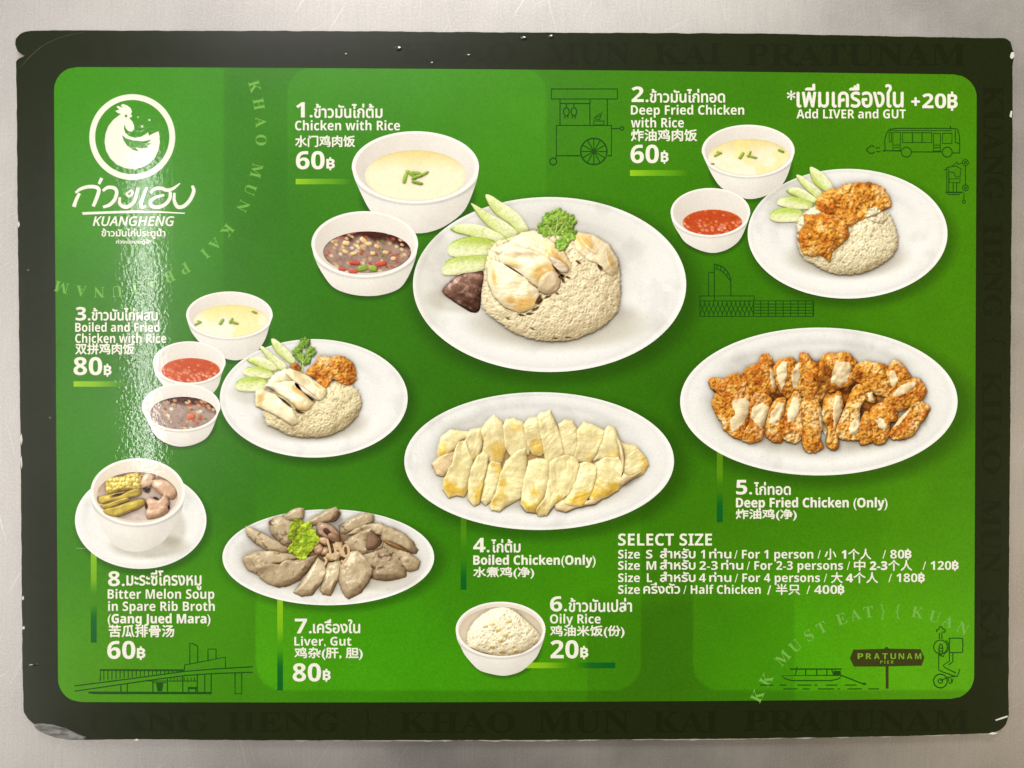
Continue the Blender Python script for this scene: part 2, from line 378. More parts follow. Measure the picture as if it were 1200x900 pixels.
def relight(ob, step=0.5):
    """shade one printed dish photograph as a whole: all its pieces share light, contact shade and cast shadows"""
    recs = sorted(REC[ob.name], key=lambda r: r['level']); V = recs[0]['V']
    x0, y0 = V.min(0) - 2; x1, y1 = V.max(0) + 2
    X, Y = np.meshgrid(np.arange(x0, x1, step), np.arange(y0, y1, step)); sh = X.shape
    Hh = np.zeros(sh); A_ = np.zeros(sh + (3,)); G = np.zeros(sh)
    for rec in recs:
        b0 = rec['o'].min(0) - 1; b1 = rec['o'].max(0) + 1
        i0, i1 = max(0, int((b0[1] - y0) / step)), min(sh[0], int((b1[1] - y0) / step) + 2); j0, j1 = max(0, int((b0[0] - x0) / step)), min(sh[1], int((b1[0] - x0) / step) + 2)
        x = X[i0:i1, j0:j1].ravel(); y = Y[i0:i1, j0:j1].ravel()
        if len(x) == 0: continue
        t, ts = star_t(rec, x, y); ux = (x - rec['c'][0]) / rec['rad']; uy = (y - rec['c'][1]) / rec['rad']
        m = t <= 1.0; xm, ym, tm, um, vm = x[m], y[m], t[m], ux[m], uy[m]
        if rec['name'] == 'dish_plate_picture':
            m = np.ones(len(x), bool); xm, ym, tm, um, vm = x, y, np.minimum(t, 1), ux, uy
            h = 1.1 * sst(0.66, 0.92, t) + 0.5 * sst(0.94, 0.99, t); g = 0.0; under = np.zeros(len(x))
        else:
            h, g = body(rec, xm, ym, ts[m] if rec['name'] == 'rice_mound' else 0.5 * (tm + np.minimum(ts[m], 1)), um, vm)
            if rec['name'] == 'rice_mound': h = h + stamp((i1 - i0, j1 - j0), step, rec['seed'] + int(rec['c'][0]), int(len(x) * step * step / 3.0), (1.9, 3.2), (0.75, 1.05), 0.62, 0.75).ravel()[m]
            if rec['name'] == 'fried_chicken_piece': h = h + stamp((i1 - i0, j1 - j0), step, rec['seed'] + int(rec['c'][0]), int(len(x) * step * step / 5.0), (0.9, 2.6), (0.7, 2.0), 1.3, 0.9).ravel()[m]
            sub = Hh[i0:i1, j0:j1]; under = blur(sub, 6 if rec['rad'] > 20 else 3).ravel()[m] if min(sub.shape) > 3 else sub.ravel()[m]
            if rec['name'] in ('gap_shade', 'chicken_skin_fold', 'rice_mound'): under = sub.ravel()[m]
        cl = rec['fn'](xm, ym, tm, um, vm)
        al = np.ones(len(xm))
        if rec['name'] in SOFT: a, b = SOFT[rec['name']]; al = sst(b, a, tm)
        Av = A_[i0:i1, j0:j1].reshape(-1, 3); Av[m] = Av[m] * (1 - al[:, None]) + cl * al[:, None]; A_[i0:i1, j0:j1] = Av.reshape(i1 - i0, j1 - j0, 3)
        Hv = Hh[i0:i1, j0:j1].ravel(); Hv[m] = under + h; Hh[i0:i1, j0:j1] = Hv.reshape(i1 - i0, j1 - j0)
        Gv = G[i0:i1, j0:j1].ravel(); Gv[m] = g; G[i0:i1, j0:j1] = Gv.reshape(i1 - i0, j1 - j0)
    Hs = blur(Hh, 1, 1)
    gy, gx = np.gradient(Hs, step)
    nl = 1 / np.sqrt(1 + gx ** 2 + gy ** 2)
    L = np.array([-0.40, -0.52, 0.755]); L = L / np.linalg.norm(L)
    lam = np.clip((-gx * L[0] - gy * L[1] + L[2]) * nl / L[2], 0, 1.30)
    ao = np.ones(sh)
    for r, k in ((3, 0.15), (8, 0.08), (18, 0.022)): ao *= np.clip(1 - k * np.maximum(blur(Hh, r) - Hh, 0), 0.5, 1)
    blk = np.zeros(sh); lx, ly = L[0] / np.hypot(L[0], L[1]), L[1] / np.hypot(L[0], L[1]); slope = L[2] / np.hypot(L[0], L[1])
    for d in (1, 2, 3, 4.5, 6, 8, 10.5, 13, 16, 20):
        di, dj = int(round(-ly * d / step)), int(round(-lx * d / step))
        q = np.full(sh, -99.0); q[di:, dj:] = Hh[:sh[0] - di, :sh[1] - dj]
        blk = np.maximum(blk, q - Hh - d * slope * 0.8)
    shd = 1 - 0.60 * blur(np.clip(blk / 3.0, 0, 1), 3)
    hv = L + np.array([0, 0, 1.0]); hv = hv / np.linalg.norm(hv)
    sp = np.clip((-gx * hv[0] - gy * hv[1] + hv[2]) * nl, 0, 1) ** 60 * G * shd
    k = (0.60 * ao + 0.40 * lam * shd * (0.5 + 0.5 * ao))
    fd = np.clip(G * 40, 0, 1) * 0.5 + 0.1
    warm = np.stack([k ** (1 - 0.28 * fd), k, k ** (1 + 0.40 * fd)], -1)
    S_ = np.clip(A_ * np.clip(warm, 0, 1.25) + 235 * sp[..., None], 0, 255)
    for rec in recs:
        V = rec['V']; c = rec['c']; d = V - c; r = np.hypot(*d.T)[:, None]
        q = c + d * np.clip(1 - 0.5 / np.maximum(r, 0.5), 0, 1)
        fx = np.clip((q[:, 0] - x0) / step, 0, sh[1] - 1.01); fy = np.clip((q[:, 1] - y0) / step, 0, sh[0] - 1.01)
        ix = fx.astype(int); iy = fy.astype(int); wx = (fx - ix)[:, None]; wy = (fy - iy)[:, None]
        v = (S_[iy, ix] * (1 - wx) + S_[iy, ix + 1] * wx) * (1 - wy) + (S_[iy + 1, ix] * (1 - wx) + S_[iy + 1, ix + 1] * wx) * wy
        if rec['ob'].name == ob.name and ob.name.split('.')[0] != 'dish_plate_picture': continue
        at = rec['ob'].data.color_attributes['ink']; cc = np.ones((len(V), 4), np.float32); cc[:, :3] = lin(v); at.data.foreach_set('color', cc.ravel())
def grow(pts, k):
    p = np.asarray(pts, float); c = p.mean(0); return c + (p - c) * k
def ell(cx, cy, rx, ry, n=160, rot=0.0):
    a = np.linspace(0, 2 * np.pi, n, endpoint=False)
    x, y = rx * np.cos(a), ry * np.sin(a); c, s = math.cos(rot), math.sin(rot)
    return np.stack([cx + x * c - y * s, cy + x * s + y * c], 1)
def tess(px):
    return np.array(tessellate_polygon([[Vector((float(x), float(y), 0)) for x, y in px]]))
def poly(name, px, level, mat, parent, smooth=0, label=None):
    px = spline(px, smooth) if smooth else np.asarray(px, float)
    return flat(name, px, tess(px), level, mat, parent, label=label)
LW = 1.0
class Ink:
    """collects flat ribbons, rings and fills of one drawing"""
    def __init__(s): s.V = []; s.F = []; s.n = 0; s.Z = []
    def add(s, V, F, z=0.0):
        V = np.asarray(V, float); s.V.append(V); s.F.append(np.asarray(F) + s.n); s.n += len(V)
        s.Z.append(z + 1e-6 * (len(s.V) % 14) + np.zeros(len(V)))
    def line(s, pts, w=1.2, closed=False, w1=None):
        p = np.asarray(pts, float); w = w * LW if not hasattr(w, '__len__') else w
        if closed: p = np.vstack([p, p[:1]])
        n = len(p); ww = np.linspace(w, w if w1 is None else w1, n) if not hasattr(w, '__len__') else np.interp(np.linspace(0, 1, n), np.linspace(0, 1, len(w)), w)
        d = np.gradient(p, axis=0)
        if n > 2:
            for i in range(1, n - 1):
                a = p[i] - p[i - 1]; b = p[i + 1] - p[i]
                a = a / (np.hypot(*a) + 1e-9); b = b / (np.hypot(*b) + 1e-9); d[i] = a + b
            if closed:
                a = p[0] - p[-2]; b = p[1] - p[0]; d[0] = d[-1] = a / (np.hypot(*a) + 1e-9) + b / (np.hypot(*b) + 1e-9)
        d = d / (np.hypot(*d.T)[:, None] + 1e-9); nn = np.stack([-d[:, 1], d[:, 0]], 1) * (np.asarray(ww)[:, None] / 2)
        V = np.vstack([p + nn, p - nn]); i = np.arange(n - 1)
        s.add(V, np.vstack([np.stack([i, i + 1, n + i + 1], 1), np.stack([i, n + i + 1, n + i], 1)]))
    def curve(s, pts, w=1.2, k=8):
        p = np.asarray(pts, float); q = np.vstack([2 * p[0] - p[1], p, 2 * p[-1] - p[-2]]); out = []
        for i in range(1, len(q) - 2):
            a, b, c, d = q[i - 1], q[i], q[i + 1], q[i + 2]
            for t in np.arange(k) / k:
                out.append(0.5 * ((2 * b) + (c - a) * t + (2 * a - 5 * b + 4 * c - d) * t * t + (3 * b - a - 3 * c + d) * t ** 3))
        out.append(p[-1]); s.line(np.array(out), w)
    def rect(s, x0, y0, x1, y1, w=1.2): s.line([(x0, y0), (x1, y0), (x1, y1), (x0, y1)], w, True)
    def ring(s, cx, cy, r, w=1.2, n=48): s.line(ell(cx, cy, r, r, n), w, True)
    def fill(s, pts): s.add(pts, tess(np.asarray(pts, float)))
    def done(s, name, level, mat, parent, label=None):
        V = np.vstack(s.V); F = np.vstack(s.F)
        return flat(name, V, F, level, mat, parent, label=label, lift=np.concatenate(s.Z))
def Z(x0, y0, k):
    return lambda pts: [(x0 + x / k, y0 + y / k) for x, y in pts]

# ------------------------------------------------------------------ lettering
_tc = {}
def glyphs(s):
    if s not in _tc:
        c = bpy.data.curves.new('lettering', 'FONT'); c.body = s; c.size = 1.0; c.resolution_u = 3
        o = bpy.data.objects.new('lettering', c); COL.objects.link(o)
        dg = bpy.context.evaluated_depsgraph_get(); ev = o.evaluated_get(dg); me = ev.to_mesh()
        V = np.array([v.co[:2] for v in me.vertices]); me.calc_loop_triangles()
        F = np.array([t.vertices[:] for t in me.loop_triangles])
        V = V[F.ravel()]; F = np.arange(len(V)).reshape(-1, 3)
        ev.to_mesh_clear(); bpy.data.objects.remove(o); bpy.data.curves.remove(c)
        _tc[s] = (V, F)
    return _tc[s]
def bold(s):
    r = ''
    for ch in s:
        if 'A' <= ch <= 'Z': r += chr(0x1D5D4 + ord(ch) - 65)
        elif 'a' <= ch <= 'z': r += chr(0x1D5EE + ord(ch) - 97)
        elif '0' <= ch <= '9': r += chr(0x1D7EC + ord(ch) - 48)
        else: r += ch
    return r
def serif(s): return ''.join(chr(0x1D400 + ord(c) - 65) if 'A' <= c <= 'Z' else c for c in s)
def italic(s): return ''.join(chr(0x1D608 + ord(c) - 65) if 'A' <= c <= 'Z' else c for c in s)
CAPH = None
def put(ink, s, x0, x1, top, base, w=0.0, mode='cap'):
    """set s so that its ink spans x0..x1; 'cap': capitals reach from base to top; 'ink': the whole ink spans top..base"""
    global CAPH
    if CAPH is None: CAPH = glyphs(bold('H'))[0][:, 1].max()
    V, F = glyphs(s); a = V.min(0); b = V.max(0)
    X = x0 + w + (V[:, 0] - a[0]) / (b[0] - a[0]) * (x1 - x0 - 2 * w)
    if mode == 'cap': Y = base - V[:, 1] / CAPH * (base - top)
    else: Y = base - w - (V[:, 1] - a[1]) / (b[1] - a[1]) * (base - top - 2 * w)
    offs = [(0, 0)] if w <= 0 else [(-w, 0), (w, 0), (0, -w), (0, w), (0, 0)]
    zl = isles(s)
    for q, (dx, dy) in enumerate(offs): ink.add(np.stack([X + dx, Y + dy], 1), F, zl + 8e-6 * q)
def isles(s):
    """a tiny lift per glyph triangle, so that overlapping strokes never share a plane"""
    n = len(glyphs(s)[1]); return np.repeat((np.arange(n) * 7919 % 17) * 4e-7, 3)
def baht(ink, x0, x1, top, base):
    """baht sign: a bold B with a short bar above and below"""
    h = base - top; e = h * 0.13
    put(ink, bold('B'), x0, x1, top + e, base - e, 0.25, 'ink')
    xm = x0 + (x1 - x0) * 0.46; bw = max(0.8, (x1 - x0) * 0.11)
    for ya, yb in ((top, top + e + 0.4), (base - e - 0.4, base)):
        ink.add([(xm - bw, ya), (xm + bw, ya), (xm + bw, yb), (xm - bw, yb)], [(0, 1, 2), (0, 2, 3)])

# ------------------------------------------------------------------ table
def table():
    n = 0.55
    V = [(-n, -n * .8, 0), (n, -n * .8, 0), (n, n * .8, 0), (-n, n * .8, 0), (-n, -n * .8, -0.03), (n, -n * .8, -0.03), (n, n * .8, -0.03), (-n, n * .8, -0.03)]
    F = [(0, 1, 2, 3), (7, 6, 5, 4), (0, 4, 5, 1), (1, 5, 6, 2), (2, 6, 7, 3), (3, 7, 4, 0)]
    o = link_mesh('table_top', V, F, M_STEEL)
    o['kind'] = 'structure'; o['label'] = 'scratched brushed stainless steel table top under the menu board'; o['category'] = 'table'
table()

# ------------------------------------------------------------------ the board
ROOT = bpy.data.objects.new('menu_board', None); COL.objects.link(ROOT)
ROOT['label'] = 'green laminated menu board with eight numbered dishes and dark olive border'
ROOT['category'] = 'menu'
rng = random.Random(4)

EDGE = [(36, 36.2), (62, 35.6), (180, 36), (300, 36.2), (450, 37), (600, 38), (750, 38.8), (900, 39.4), (1040, 42.6), (1120, 44), (1178, 44.6),
        (1184, 49), (1186, 57), (1188.3, 62), (1187.6, 70), (1186.4, 76), (1186.8, 120), (1185.5, 260), (1184.5, 420), (1183.2, 600), (1182.2, 740), (1181.9, 838),
        (1179, 849), (1172, 856), (1160, 859.5), (1100, 861.2), (1000, 863.6), (900, 865), (750, 866.4), (600, 867.2), (450, 867.4), (300, 867.4),
        (180, 866.4), (100, 866.6), (76, 865), (58, 861), (44, 856), (39, 848), (32, 842), (27.5, 834), (26.6, 800), (25.4, 700), (24.8, 600), (23.6, 480),
        (22, 360), (20.6, 240), (19.5, 120), (18.8, 82), (18.4, 72), (21, 69), (27, 66.5), (31.5, 64.2), (25.5, 63.2), (20.5, 59.5), (17.6, 52), (18.4, 45.5), (23, 40), (29, 37.2)]
def board():
    e = np.asarray(EDGE, float); q = resample(e, 3.0)
    # frayed, slightly uneven cut edge
    c = np.array([603, 452]); d = q - c
    n = (fbm(q[:, 0], q[:, 1], 14, 3, 3) - 0.5) * 1.3
    nrm = np.where(np.abs(d[:, :1]) / 583 > np.abs(d[:, 1:]) / 415, np.array([[1, 0]]) * np.sign(d[:, :1]), np.array([[0, 1]]) * np.sign(d[:, 1:]))
    q = q + nrm * n[:, None]
    m = len(q)
    t = tess(q)
    top = P(q, ZTOP)
    inner = top.copy()
    low = P(q, 0.0); low[:, :2] += 0.00015 * nrm * np.array([1, -1]); low[:, 2] = 0.0002
    mid = top.copy(); mid[:, 2] = ZTOP - 0.0006; mid[:, :2] += nrm * np.array([1, -1]) * 0.0003
    V = np.vstack([inner, mid, low])
    i = np.arange(m); j = (i + 1) % m
    link_mesh('board_face', top, up(top, t), M_BORDER, ROOT, label='dark olive border print with worn corners')
    side = np.vstack([np.stack([i, j, m + j, m + i], 1), np.stack([m + i, m + j, 2 * m + j, 2 * m + i], 1)])
    link_mesh('board_core', V - np.array([0, 0, 1e-5]), side, M_EDGE, ROOT)
board()

# ---------- green panel with the printed tone blocks and the pictures' printed drop shadows
PLATES = [(644, 333, 160, 102.5), (993, 274, 117, 76), (367.8, 466.8, 110, 69.3), (631.8, 540, 158, 80.5), (959.5, 470.5, 162.5, 86.5), (385, 653, 124, 56), (165, 610, 77, 57),
          (487, 225, 66, 46), (429, 305, 57, 42), (878, 195, 48, 38), (833, 262, 41, 34), (270, 390, 44, 32), (212, 492, 40, 31), (588, 752, 45, 39)]
ANCH = [(90, 110, 58, 138, 6), (250, 130, 60, 136, 20), (450, 100, 62, 137, 24), (620, 110, 66, 140, 20), (760, 130, 66, 140, 5), (1100, 110, 76, 146, 4), (1120, 250, 74, 142, 3), (90, 330, 60, 134, 18),
        (330, 420, 56, 124, 20), (330, 250, 56, 126, 20), (520, 460, 54, 118, 12), (790, 470, 50, 110, 6), (850, 330, 60, 128, 5), (1130, 450, 74, 138, 3), (80, 560, 62, 140, 14), (280, 560, 54, 124, 14),
        (90, 800, 82, 156, 5), (260, 720, 72, 150, 5), (450, 760, 60, 142, 4), (560, 650, 54, 124, 8), (700, 720, 62, 134, 5), (780, 760, 60, 122, 6), (860, 620, 66, 132, 5), (900, 780, 66, 148, 4),
        (1100, 640, 76, 144, 3), (1110, 790, 82, 150, 8), (1040, 760, 76, 150, 5)]
def rbox(x, y, x0, y0, x1, y1, r):
    cx, cy = (x0 + x1) / 2, (y0 + y1) / 2; qx = np.abs(x - cx) - (x1 - x0) / 2 + r; qy = np.abs(y - cy) - (y1 - y0) / 2 + r
    return np.hypot(np.maximum(qx, 0), np.maximum(qy, 0)) + np.minimum(np.maximum(qx, qy), 0) - r
def green(x, y, *_):
    w = 0; acc = np.zeros((len(x), 3))
    for ax, ay, r_, g_, b_ in ANCH:
        k = 1.0 / ((x - ax) ** 2 + (y - ay) ** 2 + 3500) ** 1.4
        w = w + k; acc += k[:, None] * np.array([r_, g_, b_], float)
    c = acc / w[:, None]
    f = np.ones(len(x))
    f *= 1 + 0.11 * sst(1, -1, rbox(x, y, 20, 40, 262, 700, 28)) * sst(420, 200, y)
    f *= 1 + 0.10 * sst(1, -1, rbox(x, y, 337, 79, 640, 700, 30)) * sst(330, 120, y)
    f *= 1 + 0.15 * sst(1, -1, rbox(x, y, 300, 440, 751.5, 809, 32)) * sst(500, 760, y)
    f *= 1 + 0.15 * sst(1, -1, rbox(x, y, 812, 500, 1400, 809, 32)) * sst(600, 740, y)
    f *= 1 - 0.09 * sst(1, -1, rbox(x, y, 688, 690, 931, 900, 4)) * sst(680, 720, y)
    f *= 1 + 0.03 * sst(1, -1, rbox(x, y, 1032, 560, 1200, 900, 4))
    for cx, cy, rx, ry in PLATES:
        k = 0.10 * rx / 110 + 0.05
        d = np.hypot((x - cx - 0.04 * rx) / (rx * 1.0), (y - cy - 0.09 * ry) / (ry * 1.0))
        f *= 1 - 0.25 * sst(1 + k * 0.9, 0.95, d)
    f *= 1 + 0.09 * (fbm(x, y, 60, 9) - 0.5)
    return c * 0.91 * f[:, None]
def panel():
    # rounded outline traced on its four edges, then filled with a fine grid so that tones are smooth
    o = []
    TL, TR, BR, BL = (63.2, 78.6), (1144.6, 87.6), (1141.4, 818.6), (68.2, 822.6)
    def edge(a, b, sag):
        t = np.linspace(0, 1, 60); p = np.outer(1 - t, a) + np.outer(t, b); p = p + 4 * (t * (1 - t))[:, None] * np.asarray(sag)
        return p
    nx, ny = 541, 371
    u = np.linspace(0, 1, nx); v = np.linspace(0, 1, ny)
    U, W = np.meshgrid(u, v)
    def bil(U, W):
        p = (1 - W)[..., None] * ((1 - U)[..., None] * np.array(TL) + U[..., None] * np.array(TR)) + W[..., None] * ((1 - U)[..., None] * np.array(BL) + U[..., None] * np.array(BR))
        p[..., 1] += 4 * U * (1 - U) * ((1 - W) * (-1.6) + W * 2.0)
        return p
    # squash the grid into a rounded rectangle: corner rows are shortened along the arc
    Wd, Hd, r = 1078.0, 738.0, 27.0
    X = U * Wd; Y = W * Hd
    ins = np.zeros_like(X)
    dy = np.minimum(Y, Hd - Y); m = dy < r
    ins[m] = r - np.sqrt(np.maximum(r * r - (r - dy[m]) ** 2, 0))
    X = ins + X / Wd * (Wd - 2 * ins)
    p = bil(X / Wd, W).reshape(-1, 2)
    idx = np.arange(nx * ny).reshape(ny, nx)
    q = np.stack([idx[:-1, :-1].ravel(), idx[:-1, 1:].ravel(), idx[1:, 1:].ravel(), idx[1:, :-1].ravel()], 1)
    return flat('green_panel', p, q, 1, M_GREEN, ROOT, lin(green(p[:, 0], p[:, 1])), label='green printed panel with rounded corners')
PANEL = panel()

# ------------------------------------------------------------------ printed food: ink colour functions
def plate_fn(cx, cy, rx, ry, shadows=(), tone=(235, 235, 229), seed=0, rim=0.72):
    def fn(x, y, t, ux, uy):
        d = np.hypot((x - cx) / rx, (y - cy) / ry)
        ang = ((x - cx) / rx * -0.35 + (y - cy) / ry * -0.9)
        c = np.tile(np.array(tone, float), (len(x), 1))
        v = 1 + 0.0 * x
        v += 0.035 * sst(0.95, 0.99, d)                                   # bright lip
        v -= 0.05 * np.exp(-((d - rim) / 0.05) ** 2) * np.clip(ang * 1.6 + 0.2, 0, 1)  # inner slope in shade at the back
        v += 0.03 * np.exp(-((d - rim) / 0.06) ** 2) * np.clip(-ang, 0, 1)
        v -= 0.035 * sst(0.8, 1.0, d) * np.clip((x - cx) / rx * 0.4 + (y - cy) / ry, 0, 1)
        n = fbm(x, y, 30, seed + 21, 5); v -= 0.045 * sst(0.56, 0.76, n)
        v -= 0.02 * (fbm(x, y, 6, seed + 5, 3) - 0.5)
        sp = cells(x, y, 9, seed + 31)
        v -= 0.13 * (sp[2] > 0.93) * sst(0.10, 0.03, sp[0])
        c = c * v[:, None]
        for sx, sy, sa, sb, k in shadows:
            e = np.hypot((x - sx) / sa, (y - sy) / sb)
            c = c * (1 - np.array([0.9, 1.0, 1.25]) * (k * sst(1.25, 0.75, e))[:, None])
        return c
    return fn
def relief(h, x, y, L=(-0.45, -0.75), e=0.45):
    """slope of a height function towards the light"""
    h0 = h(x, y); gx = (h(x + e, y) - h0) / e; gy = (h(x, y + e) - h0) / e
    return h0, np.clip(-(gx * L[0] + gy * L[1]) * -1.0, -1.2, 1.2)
def billow(x, y, s, seed=0, o=3):
    v = 0; a = 1.0; t = 0
    for i in range(o):
        x, y = 0.7648 * x - 0.6442 * y, 0.6442 * x + 0.7648 * y
        v = v + a * np.abs(2 * vnoise(x + 31.7 * i, y + 11.9 * i, s, seed + 13 * i) - 1); t += a; a *= 0.55; s *= 0.5
    return v / t
def edge_shade(t, ux, uy, k=0.3, w=0.78):
    """darker on the far-from-light rim, a touch lighter on the lit rim"""
    d = (ux * 0.5 + uy * 0.85) / np.maximum(np.hypot(ux, uy), 1e-6)
    return -k * sst(w, 1.0, t) * (0.35 + 0.65 * d)
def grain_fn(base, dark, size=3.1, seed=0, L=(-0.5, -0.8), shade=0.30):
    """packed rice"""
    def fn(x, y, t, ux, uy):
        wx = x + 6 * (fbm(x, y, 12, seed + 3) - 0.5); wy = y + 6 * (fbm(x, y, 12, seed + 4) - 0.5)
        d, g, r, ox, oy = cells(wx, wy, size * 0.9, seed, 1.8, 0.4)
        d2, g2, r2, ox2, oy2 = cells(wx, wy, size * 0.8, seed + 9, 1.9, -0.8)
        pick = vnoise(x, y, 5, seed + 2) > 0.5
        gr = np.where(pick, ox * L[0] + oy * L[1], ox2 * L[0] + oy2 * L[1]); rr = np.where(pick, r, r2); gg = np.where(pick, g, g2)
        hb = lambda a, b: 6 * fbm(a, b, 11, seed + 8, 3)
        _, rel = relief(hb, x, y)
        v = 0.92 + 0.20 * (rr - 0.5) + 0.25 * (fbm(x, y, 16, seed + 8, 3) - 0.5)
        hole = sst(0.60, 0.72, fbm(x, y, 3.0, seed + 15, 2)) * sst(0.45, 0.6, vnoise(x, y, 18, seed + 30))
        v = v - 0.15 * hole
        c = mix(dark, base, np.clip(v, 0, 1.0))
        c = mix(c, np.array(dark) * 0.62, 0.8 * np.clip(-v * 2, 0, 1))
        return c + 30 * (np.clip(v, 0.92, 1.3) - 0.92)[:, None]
    return fn
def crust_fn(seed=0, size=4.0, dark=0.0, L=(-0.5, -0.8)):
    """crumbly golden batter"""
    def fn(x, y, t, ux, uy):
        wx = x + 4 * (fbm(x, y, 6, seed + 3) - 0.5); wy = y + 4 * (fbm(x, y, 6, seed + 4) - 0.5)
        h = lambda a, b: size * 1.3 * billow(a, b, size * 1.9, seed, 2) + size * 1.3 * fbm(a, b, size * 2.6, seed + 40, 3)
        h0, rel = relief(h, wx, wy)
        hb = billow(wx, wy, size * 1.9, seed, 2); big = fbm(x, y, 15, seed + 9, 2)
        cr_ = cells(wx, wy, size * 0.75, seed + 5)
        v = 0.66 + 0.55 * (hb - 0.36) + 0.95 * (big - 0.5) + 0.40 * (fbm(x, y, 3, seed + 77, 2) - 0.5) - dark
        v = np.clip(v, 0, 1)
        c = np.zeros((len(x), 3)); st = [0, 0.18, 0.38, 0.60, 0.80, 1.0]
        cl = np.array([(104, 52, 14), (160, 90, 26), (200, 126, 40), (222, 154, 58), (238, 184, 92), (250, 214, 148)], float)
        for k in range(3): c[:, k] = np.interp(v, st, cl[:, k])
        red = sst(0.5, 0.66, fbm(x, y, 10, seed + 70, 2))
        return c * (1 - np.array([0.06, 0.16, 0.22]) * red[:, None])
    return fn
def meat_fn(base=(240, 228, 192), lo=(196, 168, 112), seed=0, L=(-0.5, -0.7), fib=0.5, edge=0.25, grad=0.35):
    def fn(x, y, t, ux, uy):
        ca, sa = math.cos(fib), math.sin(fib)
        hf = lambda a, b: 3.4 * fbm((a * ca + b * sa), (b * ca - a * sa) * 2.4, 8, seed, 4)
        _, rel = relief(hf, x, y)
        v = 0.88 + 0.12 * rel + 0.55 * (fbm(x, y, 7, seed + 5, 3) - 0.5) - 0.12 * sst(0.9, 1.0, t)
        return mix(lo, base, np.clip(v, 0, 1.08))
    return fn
def skin_fn(seed=0, gold=(0.3, 0.8), amount=0.5, pale=(240, 228, 178), lo=(196, 164, 92), goldc=(198, 158, 48)):
    """boiled chicken skin: pale, wrinkled, with a golden patch towards one side"""
    def fn(x, y, t, ux, uy):
        a = seed * 1.7; ca, sa = math.cos(a), math.sin(a)
        hf = lambda p, q: 5.0 * fbm(p, q, 10, seed, 3) + 1.6 * fbm((p * ca + q * sa) * 2.2, q * ca - p * sa, 7, seed + 4, 2)
        _, rel = relief(hf, x, y)
        v = 0.90 + 0.10 * rel + 0.40 * (fbm(x, y, 12, seed + 6, 3) - 0.5)
        c = mix(lo, pale, np.clip(v, 0, 1.1)); c = mix(c, np.array(lo) * 0.66, 0.9 * np.clip(0.15 - v, 0, 0.6))
        g = sst(0.10, 0.55, ux * gold[0] + uy * gold[1] + 1.1 * (fbm(x, y, 14, seed + 8, 3) - 0.5)) * sst(1.0, 0.80, t)
        c = mix(c, np.array(goldc) * (0.86 + 0.3 * np.clip(v, 0, 1))[:, None], amount * g)
        hi = 0 * x
        return c + hi[:, None]
    return fn
def slice_fn(seed=0, a=0.6, peel=1):
    """cucumber slice: pale seedy middle, green rind along one side"""
    ca, sa = math.cos(a), math.sin(a)
    def fn(x, y, t, ux, uy):
        across = (-ux * sa + uy * ca) * 2.6 * peel
        c = mix((208, 222, 132), (238, 243, 196), np.clip(0.6 - 0.8 * across + 0.8 * (fbm(x, y, 6, seed, 3) - 0.5), 0, 1))
        c = mix(c, (176, 202, 74), 0.7 * sst(0.1, 0.9, across))
        c = mix(c, (128, 160, 56), 0.7 * sst(0.84, 0.98, t) * sst(-0.1, 0.6, across))
        seeds = cells(x, y, 3.2, seed + 4, 2.0, a)
        return c * (1 - 0.07 * sst(0.35, 0.1, seeds[0]))[:, None] * (1 - 0.10 * sst(0.86, 1.0, t))[:, None]
    return fn
def leaf_fn(hi=(150, 190, 62), lo=(52, 104, 22), seed=0, size=4.5):
    def fn(x, y, t, ux, uy):
        d, g, r, ox, oy = cells(x, y, size, seed)
        v = 0.5 + 0.5 * (r - 0.5) - 0.5 * (ox * 0.4 + oy * 0.8) + 0.7 * (fbm(x, y, 6, seed + 2, 3) - 0.5) - 0.3 * sst(0.12, 0, g)
        return mix(lo, hi, np.clip(v + 0.15 * (t - 0.5), 0, 1))
    return fn
def liver_fn(seed=0, base=(214, 190, 138), lo=(136, 104, 62), spots=0.35, tone=0.0):
    def fn(x, y, t, ux, uy):
        hf = lambda p, q: 6.0 * fbm(p, q, 12, seed, 4) + 1.2 * fbm(p, q, 3, seed + 3, 2)
        _, rel = relief(hf, x, y)
        v = 0.88 + tone + 0.10 * rel + 0.36 * (fbm(x, y, 9, seed + 5, 3) - 0.5)
        v -= spots * sst(0.60, 0.74, fbm(x, y, 4, seed + 6, 2)) * sst(0.42, 0.6, vnoise(x, y, 14, seed + 60))
        a0 = 0.5 + 2.2 * ((seed * 0.37) % 1.0); th = np.arctan2(uy, ux)
        wob = 0.10 * (fbm(x, y, 8, seed + 33, 2) - 0.5)
        cut = sst(0.60, 0.64, t + wob) * sst(0.15, 0.30, np.cos(th - a0))
        lit = np.exp(-((t + wob - 0.60) / 0.035) ** 2) * sst(0.15, 0.30, np.cos(th - a0))
        v = v - 0.16 * cut
        c = mix(lo, base, np.clip(v, 0, 1.08))
        return mix(c, np.array(lo) * 0.5, np.clip(-v * 1.6, 0, 0.9))
    return fn
def const_fn(c, var=0.08, s=4, seed=0):
    def fn(x, y, t, ux, uy): return np.array(c, float)[None] * (1 + var * 2 * (fbm(x, y, s, seed, 3) - 0.5) - 0.1 * sst(0.8, 1, t))[:, None]
    return fn
